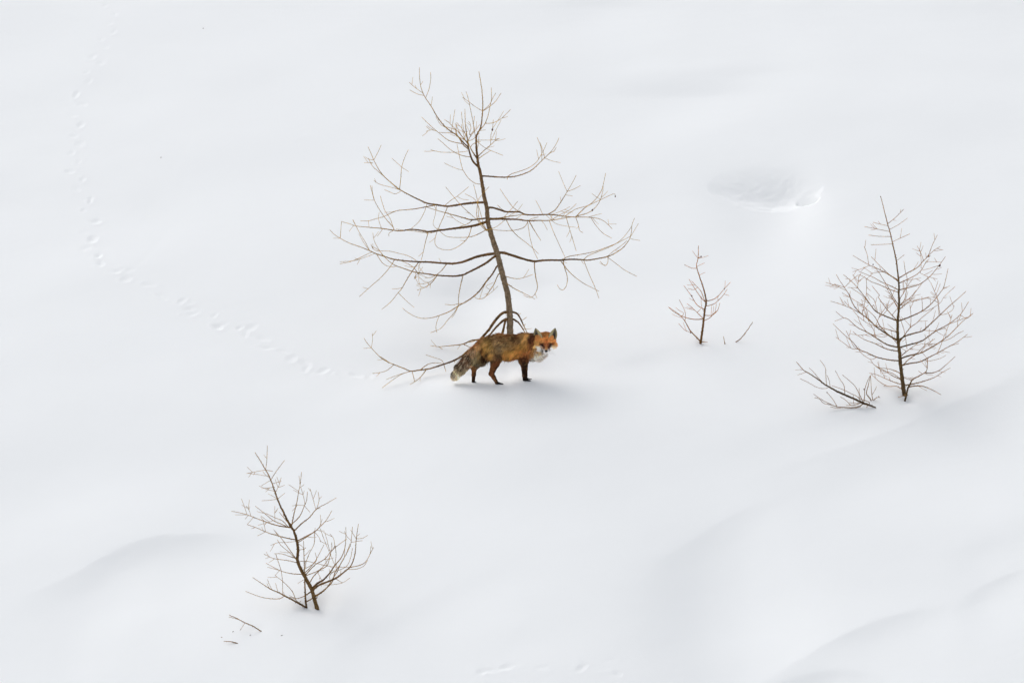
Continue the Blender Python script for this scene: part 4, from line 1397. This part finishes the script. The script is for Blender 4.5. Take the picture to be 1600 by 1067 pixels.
def coat(P):
    out = np.zeros((len(P), 3))
    for i in range(0, len(P), 4000):
        q = P[i:i + 4000]
        dx = q[:, 0][:, None] - COAT[:, 0]; dz = q[:, 2][:, None] - COAT[:, 1]
        w = 1 / (dx * dx + dz * dz + 60) ** 2.4
        # keep head colours on the head, body colours on the body
        hd = (COAT[:, 0] > 1105)
        isH = (q[:, 0] > 1110) & (q[:, 1] < -60)
        w = w * np.where(isH[:, None] == hd[None], 1.0, .25)
        out[i:i + 4000] = (w @ COATL) / w.sum(1)[:, None]
    return out

# lie of the coat: g x, g z, flow x, flow z (down positive), length g, lift
LIE = np.array([
    (1000,400,-.9,.35,52,.30),(900,370,-1,.08,40,.22),(760,370,-1,.10,42,.22),(620,390,-1,.25,46,.25),(500,450,-.8,.6,56,.30),
    (950,500,-.7,.75,56,.30),(850,480,-.95,.35,52,.25),(740,480,-.95,.35,52,.25),(640,480,-.85,.5,52,.28),
    (850,600,-.75,.7,58,.28),(760,620,-.7,.75,58,.28),(850,700,-.75,.7,44,.35),(920,680,-.5,.85,44,.3),
    (540,560,-.35,.95,56,.35),(600,620,-.2,1,44,.28),(520,680,-.25,1,46,.3),(660,680,-.3,1,30,.2),(560,700,-.2,1,48,.3),
    (990,620,-.3,1,34,.2),(975,700,-.05,1,24,.25),(985,800,0,1,19,.25),(985,900,0,1,16,.22),(1030,940,1,.3,7,.15),
    (620,770,-.2,1,26,.25),(592,860,.2,1,19,.25),(640,930,.4,1,16,.22),(700,980,1,.2,7,.15),
    (420,760,-.5,1,26,.2),(380,830,0,1,20,.25),(378,920,0,1,16,.22),(405,972,1,.2,7,.15),
    (460,530,-.7,.75,62,.32),(400,600,-.65,.78,66,.36),(330,690,-.7,.72,68,.38),(260,770,-.75,.68,62,.38),(190,850,-.6,.8,52,.36),(160,890,-.5,.85,44,.3),
    (1060,480,-.55,.85,52,.35),(1060,560,-.3,.95,50,.3),(1060,640,0,1,48,.35),(1120,600,.15,1,62,.40),(1150,660,.25,1,56,.42),(1090,660,.1,1,50,.4),(1200,640,.4,.9,40,.4),
], float)

def lie(P):
    dx = P[:, 0][:, None] - LIE[:, 0]; dz = P[:, 2][:, None] - LIE[:, 1]
    w = 1 / (dx * dx + dz * dz + 100) ** 2
    w /= w.sum(1)[:, None]
    r = w @ LIE[:, 2:]
    F = np.stack([r[:, 0], np.zeros(len(P)), r[:, 1]], -1)
    return F, r[:, 2].copy(), r[:, 3].copy()

FW = g2w(FV)
fmat_body = new_mat('fox_skin_coat', rough=0.9, attr=True, spec=0.1)
fmat_fur = new_mat('fox_fur', rough=0.8, attr=True, spec=0.06)
skin_col = coat(FV) * 0.75
fox = bpy.data.objects.new('fox', None)
fox.location = FO; fox.empty_display_size = .1
link(fox)
tag(fox, 'red fox standing side on in the snow, face turned to the viewer', 'fox')
me_o = mesh_from('body', FW, FF, fmat_body, fox, skin_col, origin=FO)

# areas and normals of the skin in g space
A_, B_, C_, D_ = (FV[FF[:, i]] for i in range(4))
cr = np.cross(C_ - A_, D_ - B_)
area = np.linalg.norm(cr, axis=1) * .5
fn = cr / (np.linalg.norm(cr, axis=1)[:, None] + 1e-9)
vn = np.zeros_like(FV)
for i in range(4): np.add.at(vn, FF[:, i], cr)
vn /= np.linalg.norm(vn, axis=1)[:, None] + 1e-9
# g space is mirrored (z runs down), so make sure the normals point out of the body
cen = (A_ + B_ + C_ + D_) / 4
def sdf_at(P):
    i = np.clip(((P - [ax_[0], ay_[0], az_[0]]) / STEP).round().astype(int), 0, np.array(D.shape) - 1)
    return D[i[:, 0], i[:, 1], i[:, 2]]
if np.mean(sdf_at(cen + fn * 12) > sdf_at(cen - fn * 12)) < .5:
    fn = -fn; vn = -vn
    print('fox normals turned')

def is_head(P): return (P[:, 0] > 1120) & (P[:, 2] < 640) & (P[:, 1] < -30) & ((P[:, 0] > 1150) | (P[:, 2] < 600))
def is_tail(P): return ((P[:, 0] < 440) & (P[:, 2] > 380) & (P[:, 0] + 0.9 * (P[:, 2] - 750) < 420 - 0) & (P[:, 1] < 42) & ~((P[:, 0] > 340) & (P[:, 2] > 800)))

def grow(n, seed, thick=1.0):
    rng = np.random.default_rng(seed)
    # a denser coat where the hair is short and fine
    hw = np.where(is_head(cen), 3.0, 1.0)
    fi = rng.choice(len(FF), n, p=(area * hw) / (area * hw).sum())
    w4 = rng.dirichlet((1, 1, 1, 1), n)
    P = sum(w4[:, i:i + 1] * FV[FF[fi, i]] for i in range(4))
    N = sum(w4[:, i:i + 1] * vn[FF[fi, i]] for i in range(4)); N /= np.linalg.norm(N, axis=1)[:, None]
    F, L, up = lie(P)
    H = is_head(P)
    # head: hair runs back from the nose, longest on the cheeks
    nose = np.array([1245, -235, 580.0])
    v = P - nose; dn = np.linalg.norm(v, axis=1)
    Fh = v / dn[:, None]
    cheek = np.clip((np.abs(P[:, 0] - 1243) - 55) / 60, 0, 1) * np.clip(1 - np.abs(P[:, 2] - 535) / 90, 0, 1)
    Lh = 8 + np.clip((dn - 60) / 120, 0, 1) * 14 + 32 * cheek
    Lh = np.where(P[:, 2] > 600, Lh + 8, Lh)
    eyes = np.minimum(np.hypot(P[:, 0] - 1199, P[:, 2] - 516), np.hypot(P[:, 0] - 1294, P[:, 2] - 513))
    Lh = np.where(eyes < 26, 6, Lh)
    F[H] = Fh[H]; L[H] = Lh[H]; up[H] = .30 + .1 * cheek[H]
    up = up + .0
    # clumps: neighbours lean together
    cl = np.stack([vn3(P, 22, 50), vn3(P, 22, 60), vn3(P, 22, 70)], -1) * .42 + np.stack([vn3(P, 60, 80), vn3(P, 60, 90), vn3(P, 60, 95)], -1) * .25
    cl[H] *= .35
    F = F + cl * (L / 50.0)[:, None].clip(.2, 1.1) + rng.normal(0, .13, (n, 3))
    F -= N * np.sum(F * N, 1)[:, None]
    F /= np.linalg.norm(F, axis=1)[:, None] + 1e-9
    up = up * rng.uniform(.5, 1.5, n)
    up = np.maximum(up, .12)
    L = L * rng.uniform(.55, 1.25, n) * np.where(H, 1.0, 1.12)
    stray = (rng.random(n) < .05) & ~H & (P[:, 2] < 720)
    up = np.where(stray, up * 2.4, up); L = np.where(stray, L * 1.15, L)
    d1 = F + N * up[:, None]; d1 /= np.linalg.norm(d1, axis=1)[:, None]
    g = np.array([0, 0, 1.0])
    d2 = F + N * (up * .35)[:, None] + g * .22 * (L / 60)[:, None]; d2 /= np.linalg.norm(d2, axis=1)[:, None]
    side = np.cross(d1, N); side /= np.linalg.norm(side, axis=1)[:, None] + 1e-9
    ang = rng.normal(0, .7, n)
    side = side * np.cos(ang)[:, None] + np.cross(d1, side) * np.sin(ang)[:, None]
    w = (1.5 + .022 * L) * rng.uniform(.6, 1.3, n) * thick
    w = np.where(L < 14, w * .8, w * 1.15)
    p0 = P - N * 2; p1 = p0 + d1 * (L * .5)[:, None]; p2 = p1 + d2 * (L * .5)[:, None]
    V = np.stack([p0 - side * w[:, None], p0 + side * w[:, None], p1 - side * (w * .8)[:, None], p1 + side * (w * .8)[:, None], p2], 1)
    col = coat(P + F * (L * .5)[:, None])
    # banded guard hairs: dark and pale ones mixed where the coat is grizzled
    lum = col.mean(1)
    griz = np.clip(1 - np.hypot((P[:, 0] - 740) / 260, (P[:, 2] - 470) / 130), 0, 1) + np.clip((470 - P[:, 0]) / 120, 0, 1) * .9 + .15
    griz = np.where(H, 0.06, griz)
    griz = np.where((P[:, 2] > 700) & (P[:, 0] > 470) | (P[:, 2] > 800) & (P[:, 0] > 330), 0.02, griz)
    u = rng.random(n)
    m = rng.uniform(.72, 1.25, n) * (1 + .34 * vn3(P, 13, 33) + .34 * vn3(P * [1, 1, 2.2], 24, 44) * (~H) + .05 * vn3(P, 60, 47) * (~H))
    tl = P[:, 0] < 450
    ra = np.where(tl, P[:, 0] * .7 + P[:, 2] * .7, P[:, 2]); rb2 = np.where(tl, P[:, 0] * .7 - P[:, 2] * .7, P[:, 0])
    rip = vnoise(rb2 / np.where(tl, 20, 52) + .25 * vnoise(P[:, 0] / 60, P[:, 2] / 60, 5) * 3, ra / np.where(tl, 45, 15) + P[:, 1] / 40, 72)
    m = (m * np.where(H, 1, 1 + .8 * rip * np.clip(griz, .25, 1))).clip(.25, 2.2)
    col = col * m[:, None]
    pale = u < .18 * griz
    pc = np.where((P[:, 0] < 470)[:, None], lin((214, 198, 168)), lin((214, 178, 118)))
    col[pale] = col[pale] * .35 + pc[pale] * .55
    dark = (u > 1 - .20 * griz) & ~pale
    col[dark] *= .45
    return V, col.clip(0.006, .85), P, H

fur_gain = 1.6
def strand_mesh(name, V, col, parent):
    n = len(V)
    W = g2w(V.reshape(-1, 3))
    b_ = np.arange(n)[:, None] * 5
    Q = b_ + np.array([0, 1, 3, 2]); T = b_ + np.array([2, 3, 4])
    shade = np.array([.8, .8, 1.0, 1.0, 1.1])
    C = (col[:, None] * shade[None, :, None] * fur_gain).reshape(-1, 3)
    o = mesh_from(name, W, [Q, T], fmat_fur, parent, C, origin=FO)
    return o

V, col, P, H = grow(150000, 3)
Tm = is_tail(P) & ~H
leg = {'near_hind': (P[:, 2] > 745) & (P[:, 0] > 540) & (P[:, 0] < 760), 'far_hind': (P[:, 2] > 770) & (P[:, 1] > 20) & (P[:, 0] < 470),
       'near_front': (P[:, 2] > 700) & (P[:, 0] > 900) & (P[:, 1] < 0) & (P[:, 0] < 1070), 'far_front': (P[:, 2] > 700) & (P[:, 0] > 900) & (P[:, 1] >= 0)}
used = Tm | H
strand_mesh('head_fur', V[H], col[H], fox)
strand_mesh('tail_fur', V[Tm], col[Tm], fox)
for k in leg:
    mm = leg[k] & ~used; used |= mm
    strand_mesh('leg_fur', V[mm], col[mm], fox)
ruff = ~used & (P[:, 0] > 1050) & (P[:, 2] > 560)
strand_mesh('ruff_fur', V[ruff], col[ruff], fox); used |= ruff
strand_mesh('body_fur', V[~used], col[~used], fox)

# ears: cupped shells with a dark back, pale inner fur and a dark hollow
ear_back = new_mat('ear_back', rough=.8, color=tuple(lin((58, 42, 34))), noise=(300, .7, 1.3))
ear_in = new_mat('ear_inside', rough=.9, attr=True)
def ear(base_in, base_out, tip, lean, mirror, rs):
    """base_in/out: the two foot points (toward crown / toward cheek), tip, all g units"""
    rng = np.random.default_rng(rs)
    bi, bo, tp = (np.array(q, float) for q in (base_in, base_out, tip))
    nu, nv = 13, 15
    U = np.linspace(-1, 1, nu); Vv = np.linspace(0, 1, nv)
    mid0 = (bi + bo) / 2; half0 = (bo - bi) / 2
    axis_ = tp - mid0
    back = np.array([0, 1.0, 0.0])
    grid = np.zeros((nv, nu, 3)); colr = np.zeros((nv, nu, 3))
    for i, v in enumerate(Vv):
        wid = (1 - v ** 1.9) ** .75 * (1 + .18 * math.sin(v * math.pi))
        for j, u in enumerate(U):
            p = mid0 + axis_ * v + half0 * u * wid
            depth = (1 - u * u) * 30 * (1 - v * .75) * wid ** .3
            p = p + back * depth + np.array([0, -6 * v * lean, 0])
            grid[i, j] = p
            edge = abs(u) ** 2
            pale = np.array([.72, .60, .31]); drk = np.array([.035, .03, .028]); gry = np.array([.34, .29, .17])
            s = (u * mirror)                       # +1 = outer edge side
            hollow = math.exp(-((s - .25) / .5) ** 4) * (1 - v) ** .35 * (1 if v < .88 else .2)
            c = gry * (1 - edge) + pale * edge
            c = c * (1 - min(1, hollow * 1.15)) + drk * min(1, hollow * 1.15)
            if v > .9 or abs(u) > .96: c = c * .4 + np.array([.04, .03, .02]) * .6
            colr[i, j] = c * rng.uniform(.85, 1.15)
    n = nv * nu
    front = grid.reshape(-1, 3)
    idb = np.arange(n).reshape(nv, nu)
    Q = np.stack([idb[:-1, :-1], idb[:-1, 1:], idb[1:, 1:], idb[1:, :-1]], -1).reshape(-1, 4)
    e = mesh_from('ear', g2w(front), Q, ear_in, fox, colr.reshape(-1, 3), origin=FO)
    bk = grid.copy(); bk += back * 7
    cc = grid.mean((0, 1)); bk = cc + (bk - cc) * 1.05
    ring = np.concatenate([idb[:, 0], idb[-1, 1:], idb[::-1, -1][1:]])
    Vb = np.vstack([bk.reshape(-1, 3), front])
    Qb = Q[:, ::-1]
    R2 = np.stack([ring[:-1], ring[1:], ring[1:] + n, ring[:-1] + n], 1)
    mesh_from('ear_back', g2w(Vb), np.vstack([Qb, R2]), ear_back, e, origin=None)
    e.children[0].location = (0, 0, 0)
    e.children[0].data.transform(__import__('mathutils').Matrix.Translation(-Vector(FO)))
    # hair: a fringe standing on the rims and a tuft filling the inner side
    VV = []; CC = []
    for _ in range(420):
        v = rng.uniform(0, .95); inner = rng.random() < .62
        if inner: u = -mirror * rng.uniform(.35, 1.0)
        else: u = mirror * rng.uniform(.86, 1.0)
        i = min(int(v * (nv - 1)), nv - 2); j = int(round((u + 1) / 2 * (nu - 1)))
        p = grid[i, j] * (1 - (v * (nv - 1) - i)) + grid[i + 1, j] * (v * (nv - 1) - i)
        ax = axis_ / np.linalg.norm(axis_)
        inward = (mid0 + axis_ * v - p); inward /= np.linalg.norm(inward) + 1e-6
        d = ax * .9 + inward * (.4 if inner else .1) + np.array([0, -.35, 0]) + rng.normal(0, .2, 3); d /= np.linalg.norm(d)
        L = rng.uniform(8, 19) * (1 if inner else .55) * (1.15 - v)
        s = np.cross(d, [0, 1, 0]); s /= np.linalg.norm(s) + 1e-6
        w = rng.uniform(.8, 1.5)
        VV.append([p - s * w, p + s * w, p + d * L * .5 - s * w * .8, p + d * L * .5 + s * w * .8, p + d * L])
        c = np.array([.50, .42, .24]) * rng.uniform(.6, 1.2) if inner else np.array([.34, .24, .13]) * rng.uniform(.5, 1.3)
        CC.append(c)
    o = strand_mesh('ear_fur', np.array(VV), np.array(CC), e)
ear((1200, -142, 438), (1112, -118, 456), (1118, -98, 320), 1, 1, 5)
ear((1274, -142, 434), (1360, -118, 448), (1352, -98, 318), 1, 1, 6)

# eyes, nose and mouth line
eye_mat = new_mat('eye_amber', rough=.12, color=(0.055, 0.022, 0.008), spec=.6)
pup_mat = new_mat('pupil_black', rough=.1, color=(0.004, 0.004, 0.004), spec=.6)
nose_mat = new_mat('nose_black', rough=.35, color=(0.008, 0.008, 0.009), spec=.5, bump=(600, .001, .6))
def ball(name, c, r, mat, parent, seg=16, rings=10, warp=None):
    V = []; 
    for i in range(rings + 1):
        a = math.pi * i / rings
        for j in range(seg):
            b_ = 2 * math.pi * j / seg
            q = np.array([math.sin(a) * math.cos(b_), math.sin(a) * math.sin(b_), math.cos(a)])
            if warp: q = warp(q)
            V.append(np.array(c) + q * np.array(r))
    idb = np.arange((rings + 1) * seg).reshape(rings + 1, seg)
    Q = [(idb[i, j], idb[i + 1, j], idb[i + 1, (j + 1) % seg], idb[i, (j + 1) % seg]) for i in range(rings) for j in range(seg)]
    return mesh_from(name, g2w(np.array(V)), np.array(Q), mat, parent, origin=FO)
def front_y(x, z):
    i = int(round((x - ax_[0]) / STEP)); k = int(round((z - az_[0]) / STEP))
    colm = D[i, :, k]; j = int(np.argmax(colm < 0))
    return ay_[j]
for ex, ez, s in ((1200, 517, -1), (1294, 514, 1)):
    yy = front_y(ex, ez)
    e = ball('eye', (ex, yy + 5, ez), (13, 9, 8.5), eye_mat, fox)
    ball('pupil', (ex - s * 1.5, yy - 2.2, ez), (3.6, 3.0, 6.5), pup_mat, e)
def nose_warp(q):
    q = q.copy(); q[0] *= 1 - .32 * max(q[2], -0.2)       # z is down: narrower below
    return q
ns = ball('nose', (1245, -240, 592), (19, 15, 15), nose_mat, fox, warp=nose_warp)
# lip line and whiskers
def strip(name, pts, w, mat, parent, colr):
    P = g2w(np.array(pts, float)); C = catmull(np.column_stack([P[:, 0] * 2000, P[:, 2] * 2000, P]), 6)[:, 2:]
    V_, Q_, T_, ag = tube(C, np.linspace(w, w * .6, len(C)) * GS, 5, 0, np.random.default_rng(2))
    return mesh_from(name, V_, [Q_, T_], mat, parent, np.tile(lin(colr), (len(V_), 1)), origin=FO)
for s in (-1, 1):
    strip('lip', [(1245, -216, 614), (1245 + s * 12, -212, 617), (1245 + s * 26, -204, 610)], 2.0, fmat_body, fox, (26, 20, 18))
rngw = np.random.default_rng(77)
for s in (-1, 1):
    for k in range(5):
        x0, z0 = 1245 + s * (20 + 2 * k), 590 + 4 * k
        pts = [(x0, -215, z0), (x0 + s * 30, -205, z0 - 2 + 5 * k), (x0 + s * (62 + 6 * k), -170, z0 + 2 + 9 * k)]
        strip('whisker', pts, .45, fmat_body, fox, (120, 110, 100))
# toes' claws
for (cx, cy, cz) in ((724, -72, 986), (731, -61, 986), (724, -50, 986), (422, 42, 977), (426, 51, 977), (422, 60, 977),
                     (1049, -60, 945), (1055, -51, 946), (1049, -42, 945), (1061, 38, 922), (1065, 46, 922), (1061, 54, 922)):
    strip('claw', [(cx, cy, cz), (cx + 6, cy, cz + 1), (cx + 10, cy, cz + 5)], 2.4, fmat_body, fox, (24, 20, 18))
